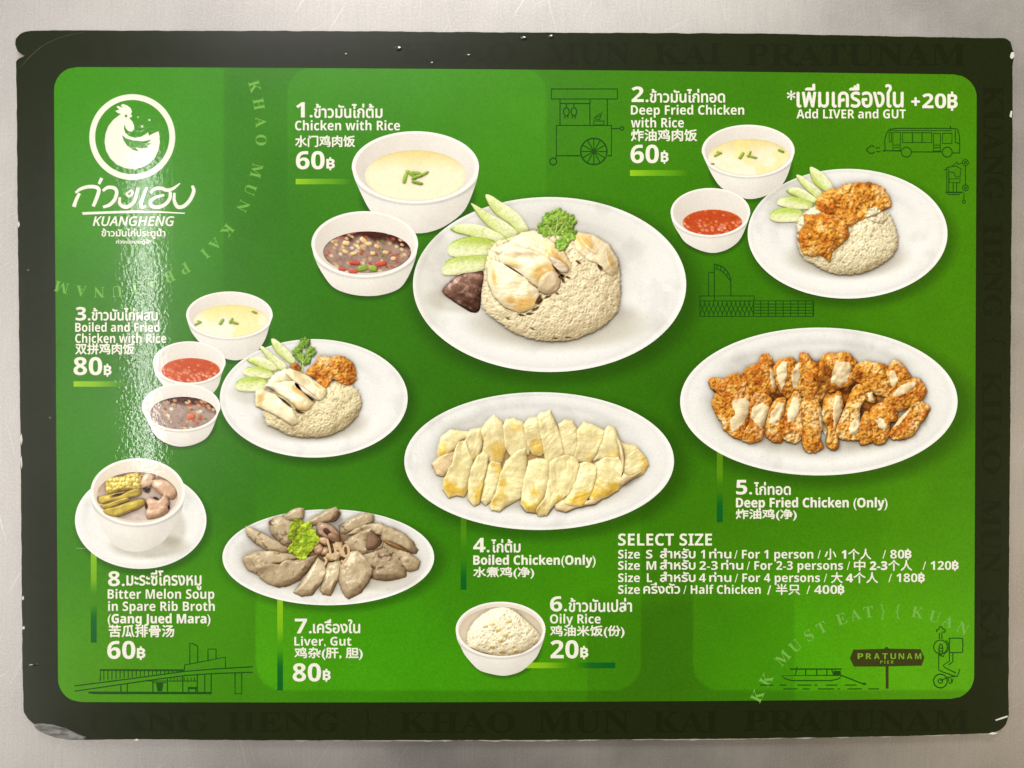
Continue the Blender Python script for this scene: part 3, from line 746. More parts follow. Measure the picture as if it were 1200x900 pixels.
def soup_fn(cx, cy, rx, ry, seed=0, melon=False):
    def fn(x, y, t, ux, uy):
        v = (y - (cy - ry)) / (2 * ry)
        c = mix((230, 213, 146), (243, 236, 202), sst(0.02, 0.45, v + 0.14 * (fbm(x, y, 16, seed, 3) - 0.5)))
        if melon:
            m = sst(0.50, 0.62, fbm(x, y, 22, seed + 4, 2) + 0.10 * np.exp(-((x - cx - 0.25 * rx) / (0.5 * rx)) ** 2))
            c = mix(c, (238, 228, 142), 0.5 * m); c = mix(c, (244, 242, 222), 0.7 * sst(0.5, 0.3, fbm(x, y, 18, seed + 9, 2)) * sst(0.35, 0.6, v))
        return c * (1 + 0.05 * (fbm(x, y, 5, seed + 2) - 0.5) - 0.05 * sst(0.9, 1.0, t))[:, None]
    return fn
def dark_sauce_fn(cx, cy, rx, ry, seed=0, grey=(188, 166, 150), bits=True):
    def fn(x, y, t, ux, uy):
        v = (y - (cy - ry)) / (2 * ry); u = (x - cx) / rx
        m = sst(0.20, 0.36, v + 0.28 * (fbm(x, y, 12, seed, 4) - 0.5) - 0.10 * u + 0.10 * np.cos(u * 2))
        c = mix((70, 32, 22), grey, m * (0.75 + 0.4 * (fbm(x, y, 5, seed + 2) - 0.5)))
        c = mix(c, (52, 24, 18), 0.6 * sst(0.55, 0.7, fbm(x, y, 7, seed + 5, 3)) * (1 - m))
        d, g, r, ox, oy = cells(x, y, 4.0, seed + 7, 1.4, 0.4)
        w = sst(0.52, 0.34, d) * (fbm(x, y, 20, seed + 8) > 0.42)
        pal = [(0.55, 0.72, (214, 168, 112)), (0.72, 0.82, (232, 204, 150)), (0.82, 0.88, (150, 86, 48)), (0.88, 0.94, (190, 84, 66)), (0.94, 0.97, (112, 126, 52)), (0.97, 1.01, (238, 226, 206))]
        for lo, hi, pc in pal: c = mix(c, pc, 0.85 * w * ((r >= lo) & (r < hi)))
        d, g, r, ox, oy = cells(x, y, 2.4, seed + 27); c = mix(c, (96, 58, 40), 0.5 * sst(0.4, 0.2, d) * (r > 0.86) * m)
        return c * (1 - 0.2 * sst(0.93, 1.0, t))[:, None]
    return fn
def red_sauce_fn(cx, cy, rx, ry, seed=0):
    def fn(x, y, t, ux, uy):
        v = (y - (cy - ry)) / (2 * ry); u = (x - cx) / rx
        m = sst(0.38, 0.62, v + 0.3 * (fbm(x, y, 9, seed, 3) - 0.5))
        d, g, r, ox, oy = cells(x, y, 3.6, seed + 3, 1.5, 0.5)
        c = mix((178, 62, 22), (206, 92, 44), fbm(x, y, 6, seed + 5))
        c = mix(c, (226, 150, 118), 0.8 * m * (r > 0.35) * sst(0.6, 0.3, d)); c = mix(c, (170, 48, 26), 0.7 * sst(0.10, 0.0, g))
        c = mix(c, (240, 196, 168), 0.6 * (r > 0.9) * sst(0.4, 0.15, d)); c = mix(c, (226, 140, 60), 0.5 * (r < 0.15) * sst(0.5, 0.2, d))
        return mix(c, (214, 128, 44), 0.5 * sst(0.90, 0.99, t) * (v < 0.5))
    return fn
def bowl(name, parent, level, cx, cy, rx, ry, lower, content, cfn, cname, seed=0, warm=0.0, label=None, rough_dark=0.0):
    """printed bowl: silhouette = back of the rim + the body below; content = (cx, cy, rx, ry) of the liquid"""
    a = np.linspace(math.pi, 2 * math.pi, 60)
    rimtop = np.stack([cx + rx * np.cos(a), cy + ry * np.sin(a)], 1)
    body = np.array(lower, float)                       # right to left, below the rim
    op = np.vstack([rimtop, body])
    low = opencurve(np.vstack([[(cx + rx * 0.999, cy + 2)], body, [(cx - rx * 0.999, cy + 2)]]), 8)
    sil = np.vstack([rimtop, low])
    ytop = cy; ybot = max(p[1] for p in lower)
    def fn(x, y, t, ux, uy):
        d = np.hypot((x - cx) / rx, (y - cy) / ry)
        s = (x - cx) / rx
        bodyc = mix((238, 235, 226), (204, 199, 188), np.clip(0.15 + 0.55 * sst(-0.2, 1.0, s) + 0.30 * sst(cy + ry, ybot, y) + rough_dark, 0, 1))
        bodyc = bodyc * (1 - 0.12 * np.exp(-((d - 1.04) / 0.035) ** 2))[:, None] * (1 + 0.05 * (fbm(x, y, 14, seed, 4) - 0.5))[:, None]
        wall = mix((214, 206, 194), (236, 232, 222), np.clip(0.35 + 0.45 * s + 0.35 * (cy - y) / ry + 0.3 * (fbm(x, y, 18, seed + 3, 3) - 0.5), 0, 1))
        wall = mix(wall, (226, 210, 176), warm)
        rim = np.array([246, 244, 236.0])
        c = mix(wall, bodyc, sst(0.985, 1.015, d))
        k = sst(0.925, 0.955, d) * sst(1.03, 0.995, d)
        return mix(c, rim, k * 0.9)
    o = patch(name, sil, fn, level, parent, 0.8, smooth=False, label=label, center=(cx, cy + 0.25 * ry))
    kx, ky, ka, kb = content
    e = ell(kx, ky, ka, kb, 220)
    d = np.hypot((e[:, 0] - cx) / (rx * 0.935), (e[:, 1] - cy) / (ry * 0.935))
    f = np.where(d > 1, 1 / np.maximum(d, 1e-6), 1.0)[:, None]
    e = np.array([cx, cy]) + (e - np.array([cx, cy])) * f
    patch(cname, e, cfn, level + 1, o, 0.8, smooth=False, center=(kx, ky + 0.1 * kb))
    return o
def rods(parent, items, level, name='spring_onion', hi=(150, 176, 66), lo=(78, 118, 34)):
    for i, (x, y, l, w, a) in enumerate(items):
        c, s = math.cos(a), math.sin(a); o = [(x + u * l / 2 * c - v * w / 2 * s, y + u * l / 2 * s + v * w / 2 * c) for u, v in ((-1, -.8), (0, -1), (1, -.8), (1, .8), (0, 1), (-1, .8))]
        patch(name, o, meat_fn(hi, lo, seed=i, edge=0.5), level + (i % 3), parent, 0.5)
def cukes(parent, tr, lists, level, angs):
    for i, l in enumerate(lists): patch('cucumber_slice', grow(tr(l), 1.10), slice_fn(i + 3, angs[i], 1 if i < 3 else -1), level + i, parent, 0.8)

# ------------------------------------------------------------------ dish 1: boiled chicken rice
A = Z(500, 220, 4.5)
B1 = bowl('soup_bowl_picture', ROOT, 4, 486.8, 195.8, 74.5, 42, [(558, 214), (548, 240), (537, 254), (515, 268), (490, 273.5), (465, 268), (446, 259), (432, 244), (417, 213)],
          (487, 206, 59.5, 30), soup_fn(487, 206, 59.5, 30, 2), 'clear_soup', 1, label='white bowl of pale soup beside the first caption')
rods(B1, [(475, 209, 11, 4, -1.35), (482, 204, 13, 3.6, 0.55), (489, 207, 13, 3.2, -0.45), (496, 204.5, 12, 3.2, -0.5), (489, 214, 12, 3.2, 0.25), (487, 203, 10, 3, 0.1)], 7)
B2 = bowl('sauce_bowl_picture', ROOT, 8, 427.5, 286, 62.5, 38.5, [(486, 306), (478, 325), (468, 338), (450, 345), (430, 347), (408, 344), (390, 336), (377, 319), (369, 303)],
          (430.2, 295.5, 51.5, 24.3), dark_sauce_fn(430.2, 295.5, 51.5, 24.3, 3), 'chilli_soy_sauce', 2, label='white bowl of brown soybean chilli sauce')
rods(B2, [(416, 308, 11, 4.4, 0.1), (401, 315.5, 8, 4, 0.2), (414, 318, 10, 4.6, 0.05), (446, 309, 12, 5.5, -0.2)], 11, 'red_chilli', (206, 90, 70), (140, 34, 26))
rods(B2, [(425, 314, 10, 6, -0.2), (437, 314.5, 8, 6, 0.3)], 11, 'green_chilli', (150, 176, 66), (70, 110, 34))
rods(B2, [(406, 285, 7, 5, .2), (426, 282, 8, 5, .7), (432, 286, 7, 4, 0), (420, 290, 6, 4, 1), (442, 289, 6, 4, .4), (437, 297, 5, 4, 0), (405, 295, 6, 4, .4), (415, 297, 7, 4, -.3), (452, 296, 6, 4, .2), (461, 303, 5, 4, 0)], 12, 'soybean', (238, 206, 150), (170, 118, 66))
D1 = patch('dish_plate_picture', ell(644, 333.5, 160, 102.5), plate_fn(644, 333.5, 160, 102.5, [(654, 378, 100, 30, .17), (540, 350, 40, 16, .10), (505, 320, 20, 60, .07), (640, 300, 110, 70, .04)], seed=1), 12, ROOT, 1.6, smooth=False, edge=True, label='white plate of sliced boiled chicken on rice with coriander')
cukes(D1, A, [[(320, 50), (345, 50), (400, 85), (480, 140), (525, 205), (520, 235), (490, 245), (440, 190), (370, 140), (335, 95)],
              [(245, 95), (275, 105), (340, 145), (430, 195), (475, 245), (440, 280), (410, 260), (350, 220), (295, 170)],
              [(140, 220), (180, 200), (260, 200), (340, 225), (410, 270), (400, 300), (330, 285), (230, 255), (165, 238)],
              [(125, 320), (145, 290), (230, 265), (345, 285), (345, 350), (260, 362), (150, 362), (122, 345)],
              [(95, 420), (130, 380), (200, 365), (340, 362), (335, 410), (250, 445), (130, 460), (95, 452)]], 14, [0.75, 0.75, 0.35, 0.05, -0.1])
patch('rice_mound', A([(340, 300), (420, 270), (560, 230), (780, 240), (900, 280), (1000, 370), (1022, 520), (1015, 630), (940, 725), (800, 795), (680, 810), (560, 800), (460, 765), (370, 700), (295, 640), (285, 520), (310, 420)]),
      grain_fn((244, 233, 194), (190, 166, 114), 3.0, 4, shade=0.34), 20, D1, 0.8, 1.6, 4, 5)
def liver_dark(x, y, t, ux, uy):
    f = fbm(x * 0.8 + y * 0.5, (y - 0.35 * x) * 2.4, 12, 77, 5)
    v = 0.42 + 0.35 * (-0.5 * ux - 0.7 * uy) + 1.3 * (f - 0.5) - 0.35 * sst(0.86, 1, t)
    c = mix((64, 36, 26), (176, 138, 116), np.clip(v, 0, 1)); return c + (46 * sst(0.62, 0.74, fbm(x, y, 7, 81, 3)))[:, None]
patch('liver_piece', A([(85, 545), (130, 490), (180, 455), (250, 445), (300, 445), (290, 540), (280, 640), (245, 658), (190, 630), (130, 590)]), liver_dark, 21, D1, 0.7)
for i, (pts, g, am) in enumerate([
        ([(770, 250), (800, 235), (880, 250), (960, 300), (1010, 380), (1005, 450), (975, 470), (920, 430), (900, 400), (850, 385), (790, 330)], (-0.4, -0.6), .55),
        ([(340, 330), (430, 290), (500, 235), (570, 225), (640, 270), (720, 335), (765, 410), (755, 455), (720, 470), (690, 430), (640, 380), (560, 350), (470, 350), (400, 360)], (0.9, 0.2), .55),
        ([(380, 360), (440, 300), (560, 330), (640, 370), (690, 430), (690, 510), (640, 555), (600, 540), (520, 480), (440, 420), (385, 395)], (0.9, 0.0), .65),
        ([(320, 420), (350, 380), (400, 400), (500, 460), (590, 540), (600, 580), (560, 640), (490, 660), (410, 630), (350, 570), (325, 500)], (0.1, 0.8), .75)]):
    patch('chicken_slice', A(pts), skin_fn(30 + i, g, am, (244, 234, 198), (196, 156, 96), (212, 164, 78)), 24 + 2 * i, D1, 0.6, 0.7, 6, i, smooth=False)
patch('chicken_slice', A([(600, 470), (660, 440), (700, 470), (695, 530), (650, 560), (610, 555), (585, 530)]), meat_fn((236, 220, 184), (186, 156, 108), 61), 31, D1, 0.7)
patch('chicken_slice', A([(650, 365), (700, 378), (742, 415), (742, 447), (700, 442), (665, 405)]), meat_fn((240, 228, 204), (196, 160, 114), 62), 31, D1, 0.6)
def fold_fn(gold, pale):
    return lambda x, y, t, ux, uy: mix(gold, pale, np.clip(t ** 1.8 + 0.5 * (fbm(x, y, 5, 12, 3) - 0.5), 0, 1))
for pts in ([(330, 430), (350, 395), (375, 440), (385, 520), (365, 560), (338, 505)], [(530, 490), (555, 400), (600, 365), (650, 405), (630, 500), (585, 525)], [(395, 585), (440, 555), (500, 600), (480, 625), (415, 618)],
            [(795, 242), (855, 255), (905, 335), (880, 345), (820, 295)], [(395, 365), (450, 385), (520, 405), (490, 428), (420, 400)], [(590, 285), (680, 325), (745, 390), (758, 440), (715, 412), (645, 350)], [(940, 320), (985, 380), (1000, 440), (975, 440), (945, 380)]):
    patch('chicken_skin_fold', A(pts), fold_fn((220, 178, 104), (240, 226, 184)), 32, D1, 0.6, 0.6, 4)
for k, pts in enumerate(([(400, 398), (450, 432), (515, 473), (508, 462), (450, 424)], [(655, 400), (690, 432), (720, 465), (712, 470), (680, 440)], [(900, 402), (930, 425), (922, 440), (905, 420)], [(598, 562), (570, 610), (590, 625), (612, 590)], [(690, 470), (715, 455), (735, 470), (712, 486)])):
    patch('gap_shade', A(pts), const_fn((140, 100, 58)), 33, D1, 0.6)
for i, (x, y, l, w_, a) in enumerate([(575, 640, 26, 14, -.7), (600, 600, 22, 12, -.9), (545, 665, 26, 11, -.2), (640, 575, 24, 10, -.5), (720, 490, 22, 12, .9), (745, 475, 16, 9, .2), (500, 672, 24, 9, .1), (800, 395, 20, 9, .5), (560, 745, 18, 8, .4), (430, 690, 16, 8, .5), (690, 560, 14, 7, .3), (745, 790, 20, 7, 0), (680, 795, 20, 7, 0)]):
    c_, s_ = math.cos(a), math.sin(a)
    patch('gap_shade', A([(x + u * l * c_ - v * w_ * s_, y + u * l * s_ + v * w_ * c_) for u, v in ((-1, 0), (-.4, -.7), (.3, -.4), (1, .1), (.4, .7), (-.3, .5))]), const_fn((150, 116, 66) if i < 8 else (196, 172, 120), .2, 3, i), 23 if i < 8 else 21, D1, 0.5, 0.6, 2, i)
for i, (x, y, r_) in enumerate([(630, 215, 50), (650, 165, 40), (695, 155, 48), (745, 180, 46), (748, 245, 46), (690, 215, 40), (710, 300, 38)]):
    th = np.linspace(0, 2 * np.pi, 72, endpoint=False); q = r_ * (0.62 + 0.38 * np.abs(np.cos(3.5 * th + i)) ** 0.7)
    patch('coriander_leaf', A(np.stack([x + q * np.cos(th), y + q * np.sin(th)], 1)), leaf_fn((180, 208, 90), (84, 132, 40), 3 + i, 3.0), 34 + 0.3 * i, D1, 0.5, 0.5, 2, i, smooth=False)
for x0, y0, x1, y1 in ((690, 320, 675, 235), (680, 260, 630, 200), (680, 250, 735, 175), (678, 240, 690, 150), (685, 280, 750, 240)):
    k = Ink(); k.curve(A([(x0, y0), ((x0 + x1) / 2 + 3, (y0 + y1) / 2), (x1, y1)]), [1.4, 0.5]); k.done('leaf_vein', 37, print_mat('pale_stem_ink', (176, 206, 110)) if 'pale_stem_ink' not in bpy.data.materials else bpy.data.materials['pale_stem_ink'], D1)

# ------------------------------------------------------------------ dish 2: fried chicken rice
Bz = Z(900, 190, 6)
B3 = bowl('soup_bowl_picture', ROOT, 4, 876.7, 176.8, 54.4, 30.6, [(928, 189), (922, 207), (914, 219), (898, 229), (879, 233.3), (862, 229), (845, 219.5), (835, 206), (828, 192)],
          (878, 185.5, 48.5, 22.5), soup_fn(878, 185.5, 48.5, 22.5, 12, True), 'clear_soup', 11, label='white bowl of winter melon soup near the second caption')
rods(B3, [(841, 181, 8, 2.6, -0.5), (843, 179, 6, 2, 0.3), (869, 182.5, 8, 3.4, -1.0), (881, 184, 11, 2.2, 0.25), (878, 181, 7, 2, -1.2), (915, 177, 7, 2.4, 0.4), (835, 192, 4, 2, 0)], 7)
B4 = bowl('sauce_bowl_picture', ROOT, 8, 832.4, 248.8, 46.6, 28.4, [(874, 266), (868, 279), (860, 287.5), (848, 294), (834, 296.4), (818, 292.5), (803, 284), (795, 273), (788.6, 262)],
          (834.8, 261, 35, 15.4), red_sauce_fn(834.8, 261, 35, 15.4, 13), 'red_chilli_sauce', 12, label='white bowl of red chilli sauce under the soup bowl')
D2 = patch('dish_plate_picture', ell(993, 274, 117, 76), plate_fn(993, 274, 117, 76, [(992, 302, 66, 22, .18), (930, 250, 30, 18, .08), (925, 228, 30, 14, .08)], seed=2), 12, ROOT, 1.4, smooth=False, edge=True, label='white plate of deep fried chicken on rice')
cukes(D2, Bz, [[(300, 45), (340, 55), (400, 100), (450, 170), (430, 215), (390, 200), (330, 150), (305, 100)], [(205, 100), (240, 105), (300, 150), (370, 210), (350, 260), (300, 220), (230, 150)],
               [(140, 205), (180, 185), (240, 195), (310, 240), (340, 270), (300, 285), (220, 250), (160, 225)], [(75, 290), (110, 255), (180, 248), (260, 270), (310, 295), (280, 330), (180, 325), (100, 310)],
               [(22, 395), (40, 350), (90, 330), (170, 330), (235, 350), (215, 410), (130, 420), (60, 418)]], 14, [0.9, 0.75, 0.5, 0.25, -0.05])
patch('rice_mound', Bz([(205, 500), (200, 430), (260, 350), (350, 310), (600, 330), (800, 340), (870, 400), (905, 500), (915, 570), (880, 650), (780, 730), (650, 780), (530, 790), (440, 780), (340, 730), (250, 680), (210, 600)]),
      grain_fn((246, 238, 200), (192, 172, 118), 2.7, 14, shade=0.34), 20, D2, 0.6, 2.0, 3, 6)
F1 = [(330, 290), (370, 230), (430, 195), (500, 190), (530, 160), (620, 150), (720, 150), (800, 180), (840, 240), (862, 310), (800, 345), (760, 372), (690, 395), (620, 425), (570, 455), (530, 420), (470, 370), (400, 370), (345, 330)]
F2 = [(215, 500), (260, 440), (250, 370), (300, 375), (370, 365), (440, 370), (520, 410), (560, 470), (555, 540), (500, 590), (450, 640), (430, 700), (380, 660), (300, 660), (250, 640), (220, 570)]
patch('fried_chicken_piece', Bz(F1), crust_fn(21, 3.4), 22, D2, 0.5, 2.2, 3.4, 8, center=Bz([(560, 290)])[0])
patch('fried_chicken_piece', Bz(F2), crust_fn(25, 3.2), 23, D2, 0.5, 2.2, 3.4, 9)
patch('rice_mound', Bz([(700, 340), (740, 320), (790, 345), (830, 390), (800, 430), (740, 420), (690, 390)]), grain_fn((240, 232, 196), (180, 164, 112), 2.6, 17), 24, D2, 0.7, 1.5, 3)

# ------------------------------------------------------------------ dish 3: boiled and fried chicken rice
C = Z(260, 380, 6)
B5 = bowl('soup_bowl_picture', ROOT, 4, 268.9, 369.2, 50.7, 27.6, [(316, 381), (311, 397), (302, 411), (290, 419), (275, 422.2), (258, 418), (244, 410), (232, 399), (223.5, 387)],
          (271, 377, 44, 20), soup_fn(271, 377, 44, 20, 22, True), 'clear_soup', 21, label='white bowl of winter melon soup near the third caption')
rods(B5, [(232, 379, 8, 2.4, -0.5), (234, 377, 5, 2, 0.4), (260, 377, 7, 3.4, -1.0), (274, 378, 10, 2.2, 0.3), (271, 376, 6, 2, -1.1), (298, 366, 6, 2, 0.4)], 7)
B6 = bowl('sauce_bowl_picture', ROOT, 8, 222, 425, 42.5, 25, [(260, 438), (256, 452), (248, 462), (236, 468), (222, 470), (208, 466), (195, 456), (188, 447), (182, 438)],
          (223.6, 434, 34.2, 14.5), red_sauce_fn(223.6, 434, 34.2, 14.5, 23), 'red_chilli_sauce', 22, label='white bowl of red chilli sauce between two other bowls')
B7 = bowl('sauce_bowl_picture', ROOT, 12, 212.5, 477, 46, 27.9, [(255, 487), (249, 503), (241, 514), (227, 521), (211, 523.3), (197, 520), (184, 512), (176, 499), (170, 487)],
          (214.8, 484.5, 39, 19.6), dark_sauce_fn(214.8, 484.5, 39, 19.6, 24, (196, 178, 164)), 'chilli_soy_sauce', 23, label='white bowl of brown sauce in front of the red sauce bowl')
rods(B7, [(224, 488, 8, 6, -0.2)], 15, 'red_chilli', (226, 120, 80), (170, 60, 30))
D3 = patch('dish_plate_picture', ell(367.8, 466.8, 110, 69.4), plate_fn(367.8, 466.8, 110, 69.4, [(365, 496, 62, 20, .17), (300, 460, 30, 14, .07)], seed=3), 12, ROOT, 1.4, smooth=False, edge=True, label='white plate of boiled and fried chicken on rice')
cukes(D3, C, [[(355, 115), (385, 115), (450, 170), (510, 240), (490, 275), (430, 235), (375, 180)], [(275, 170), (300, 165), (370, 220), (450, 285), (420, 320), (360, 290), (310, 220)],
              [(190, 260), (220, 240), (290, 240), (360, 280), (385, 320), (340, 325), (260, 295)], [(160, 345), (190, 310), (260, 302), (340, 330), (360, 360), (310, 380), (210, 370)],
              [(110, 435), (130, 395), (190, 375), (260, 375), (310, 400), (290, 460), (190, 470), (125, 462)]], 14, [0.8, 0.8, 0.5, 0.2, -0.05])
patch('rice_mound', C([(300, 600), (350, 480), (500, 430), (760, 400), (880, 410), (960, 470), (980, 550), (950, 650), (860, 730), (740, 785), (620, 795), (500, 785), (400, 740), (310, 690)]), grain_fn((240, 229, 186), (184, 162, 110), 2.5, 24, shade=0.34), 20, D3, 0.6, 2.0, 3, 6)
patch('fried_chicken_piece', C([(600, 330), (660, 270), (680, 225), (760, 235), (830, 225), (910, 265), (940, 320), (945, 390), (890, 430), (830, 410), (780, 390), (740, 445), (700, 430), (650, 380), (600, 350)]), crust_fn(31, 3.6), 22, D3, 0.6, 1.5, 3, 3)
patch('fried_chicken_piece', C([(485, 290), (520, 280), (555, 300), (545, 325), (500, 320)]), crust_fn(33, 3.0), 22, D3, 0.6, 0.8, 3, 3)
for i, (pts, g, am) in enumerate([([(305, 435), (360, 360), (450, 310), (520, 330), (580, 430), (480, 480), (400, 480)], (0.8, 0.2), .3),
                                  ([(480, 310), (540, 330), (620, 370), (740, 460), (735, 500), (700, 540), (640, 510), (560, 440), (480, 380), (440, 340)], (0.2, -0.5), .45),
                                  ([(320, 430), (440, 400), (520, 400), (580, 480), (645, 560), (600, 610), (540, 600), (470, 530), (400, 490)], (0.7, 0.3), .65),
                                  ([(240, 470), (290, 455), (400, 500), (500, 590), (545, 690), (500, 715), (430, 670), (340, 620), (240, 575)], (-0.7, 0.3), .45)]):
    patch('chicken_slice', C(pts), skin_fn(50 + i, g, am, (244, 235, 198), (196, 160, 100), (214, 172, 88)), 24 + 2 * i, D3, 0.6, 0.6, 5, i, smooth=False)
for pts in ([(440, 400), (520, 400), (575, 480), (640, 555), (560, 520), (470, 465)], [(610, 375), (690, 430), (738, 470), (725, 500), (670, 460)], [(245, 475), (285, 462), (300, 520), (270, 580), (245, 565)]):
    patch('chicken_skin_fold', C(pts), fold_fn((222, 182, 108), (240, 226, 184)), 32, D3, 0.6, 0.5, 4)
patch('chicken_slice', C([(515, 412), (560, 430), (640, 490), (690, 535), (660, 530), (580, 480), (530, 445)]), meat_fn((238, 224, 198), (196, 160, 118), 63), 32, D3, 0.5)
for pts in ([(375, 490), (420, 515), (500, 580), (490, 590), (410, 525)], [(575, 475), (620, 510), (660, 540), (650, 550), (600, 505)], [(520, 590), (560, 615), (590, 620), (570, 632), (525, 615)]):
    patch('gap_shade', C(pts), const_fn((116, 84, 46)), 33, D3, 0.6)
for i, (x, y, r_) in enumerate([(528, 200, 36), (552, 165, 28), (585, 130, 42), (628, 195, 40), (590, 250, 42), (555, 235, 34)]):
    th = np.linspace(0, 2 * np.pi, 72, endpoint=False); q = r_ * (0.62 + 0.38 * np.abs(np.cos(3.5 * th + i)) ** 0.7)
    patch('coriander_leaf', C(np.stack([x + q * np.cos(th), y + q * np.sin(th)], 1)), leaf_fn((164, 194, 84), (78, 122, 38), 3 + i, 3.0), 34 + 0.3 * i, D3, 0.5, 0.5, 2, i, smooth=False)
k = Ink(); k.curve(C([(568, 330), (572, 250), (575, 150)]), [1.3, 0.5]); k.curve(C([(570, 270), (540, 220), (515, 190)]), [0.9, 0.4]); k.curve(C([(572, 270), (610, 220), (645, 200)]), [0.9, 0.4]); k.done('leaf_vein', 37, bpy.data.materials['pale_stem_ink'], D3)

# ------------------------------------------------------------------ dish 4: boiled chicken
K = 6.4286
d1 = Z(500, 470, K); d2 = Z(630, 470, K)
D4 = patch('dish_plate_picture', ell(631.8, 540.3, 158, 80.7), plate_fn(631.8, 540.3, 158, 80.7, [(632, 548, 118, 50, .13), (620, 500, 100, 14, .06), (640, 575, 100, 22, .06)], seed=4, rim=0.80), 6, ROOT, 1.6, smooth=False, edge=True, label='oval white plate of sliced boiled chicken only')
patch('gap_shade', [(520, 548), (530, 520), (560, 502), (600, 496), (660, 500), (700, 508), (725, 525), (735, 545), (720, 562), (690, 580), (650, 588), (600, 588), (560, 578), (530, 565)], meat_fn((206, 172, 116), (120, 84, 44), 8), 8, D4, 1.0)
back = [(d1, [(95, 370), (120, 280), (180, 228), (250, 235), (320, 240), (320, 270), (250, 300), (210, 360), (150, 410), (100, 415)], (-.7, .5)),
        (d1, [(310, 260), (340, 225), (410, 215), (425, 260), (410, 340), (390, 400), (345, 445), (310, 390), (290, 320)], (.6, .2)),
        (d1, [(420, 230), (450, 180), (510, 130), (560, 175), (590, 240), (600, 330), (560, 440), (500, 445), (450, 420), (430, 370), (440, 300)], (.2, .8)),
        (d1, [(590, 200), (610, 160), (660, 150), (720, 175), (750, 230), (770, 330), (760, 390), (700, 400), (640, 400), (600, 340)], (.3, -.7)),
        (d1, [(740, 190), (780, 145), (830, 140), (860, 200), (885, 300), (885, 370), (860, 400), (800, 390), (770, 330)], (.3, .8)),
        (d2, [(165, 190), (210, 160), (260, 165), (295, 230), (305, 320), (280, 400), (230, 415), (190, 390), (180, 290)], (.6, -.3)),
        (d2, [(10, 140), (30, 115), (75, 105), (95, 95), (120, 150), (155, 230), (175, 310), (190, 390), (150, 430), (100, 455), (60, 440), (50, 350), (30, 240)], (-.3, .3)),
        (d2, [(490, 250), (530, 205), (570, 215), (605, 290), (615, 380), (610, 440), (540, 420), (470, 430), (430, 440), (440, 380), (480, 310)], (.1, .5)),
        (d2, [(305, 230), (350, 180), (400, 190), (490, 235), (470, 310), (430, 400), (400, 445), (330, 440), (280, 420), (310, 320)], (.5, .1)),
        (d2, [(610, 300), (650, 335), (740, 355), (790, 420), (820, 475), (780, 540), (690, 580), (630, 630), (615, 560), (630, 450), (615, 370)], (.9, -.1))]
for i, (tr, pts, g) in enumerate(back):
    patch('chicken_slice', grow(tr(pts), 1.15), skin_fn(70 + i, g, .62 if i != 9 else .9, (241, 230, 176), (182, 146, 72), (196, 158, 58)), 9 + i, D4, 0.6, 0.9, 5, i, smooth=False)
for pts in ([(606, 300), (632, 325), (652, 420), (645, 540), (618, 565), (626, 450)], [(616, 560), (642, 535), (700, 562), (785, 528), (705, 588), (630, 635)]):
    patch('chicken_slice', d2(pts), meat_fn((238, 220, 174), (200, 166, 112), 5), 20, D4, 0.6)
front = [(d1, [(50, 470), (90, 430), (190, 390), (220, 400), (190, 490), (130, 560), (80, 545)], (-.2, .2)),
         (d1, [(140, 580), (200, 470), (215, 380), (240, 330), (290, 320), (310, 390), (340, 460), (330, 540), (310, 640), (280, 705), (230, 690), (180, 710), (135, 650)], (-.5, .6)),
         (d1, [(415, 740), (440, 620), (460, 500), (490, 465), (550, 480), (560, 530), (540, 620), (500, 730), (450, 765)], (.1, -.7)),
         (d1, [(320, 720), (320, 620), (345, 500), (380, 430), (430, 395), (465, 430), (450, 520), (430, 600), (400, 750), (360, 770)], (.5, .5)),
         (d1, [(490, 760), (530, 680), (560, 560), (600, 470), (680, 395), (735, 380), (745, 460), (730, 640), (710, 720), (640, 750), (560, 810), (500, 800)], (-.3, .2)),
         (d2, [(-110, 780), (-60, 760), (0, 790), (-20, 830), (-80, 815)], (0, 0)),
         (d1, [(740, 600), (775, 470), (830, 450), (900, 460), (925, 500), (925, 600), (890, 700), (830, 820), (760, 810), (720, 760)], (0, .9)),
         (d2, [(140, 780), (215, 730), (300, 770), (400, 740), (480, 730), (420, 775), (320, 790), (220, 830), (160, 815)], (0, 0)),
         (d2, [(440, 480), (500, 440), (600, 440), (620, 480), (620, 600), (600, 660), (520, 710), (420, 730), (400, 720), (430, 600)], (0, .9)),
         (d2, [(300, 490), (360, 470), (435, 500), (430, 580), (390, 700), (330, 780), (230, 760), (215, 730), (260, 640), (290, 570)], (0, .9)),
         (d2, [(95, 480), (140, 445), (215, 425), (280, 450), (300, 500), (270, 600), (230, 690), (140, 750), (80, 835), (20, 840), (0, 800), (60, 720), (90, 590)], (.2, .6))]
for i, (tr, pts, g) in enumerate(front):
    fn = meat_fn((234, 212, 164), (184, 146, 94), 90 + i) if i in (0, 5, 7) else skin_fn(90 + i, g, .85, (241, 231, 174), (180, 144, 70), (192, 152, 50))
    patch('chicken_slice', grow(tr(pts), 1.12), fn, 21 + i, D4, 0.6, 0.9, 5, i + 20, smooth=False)

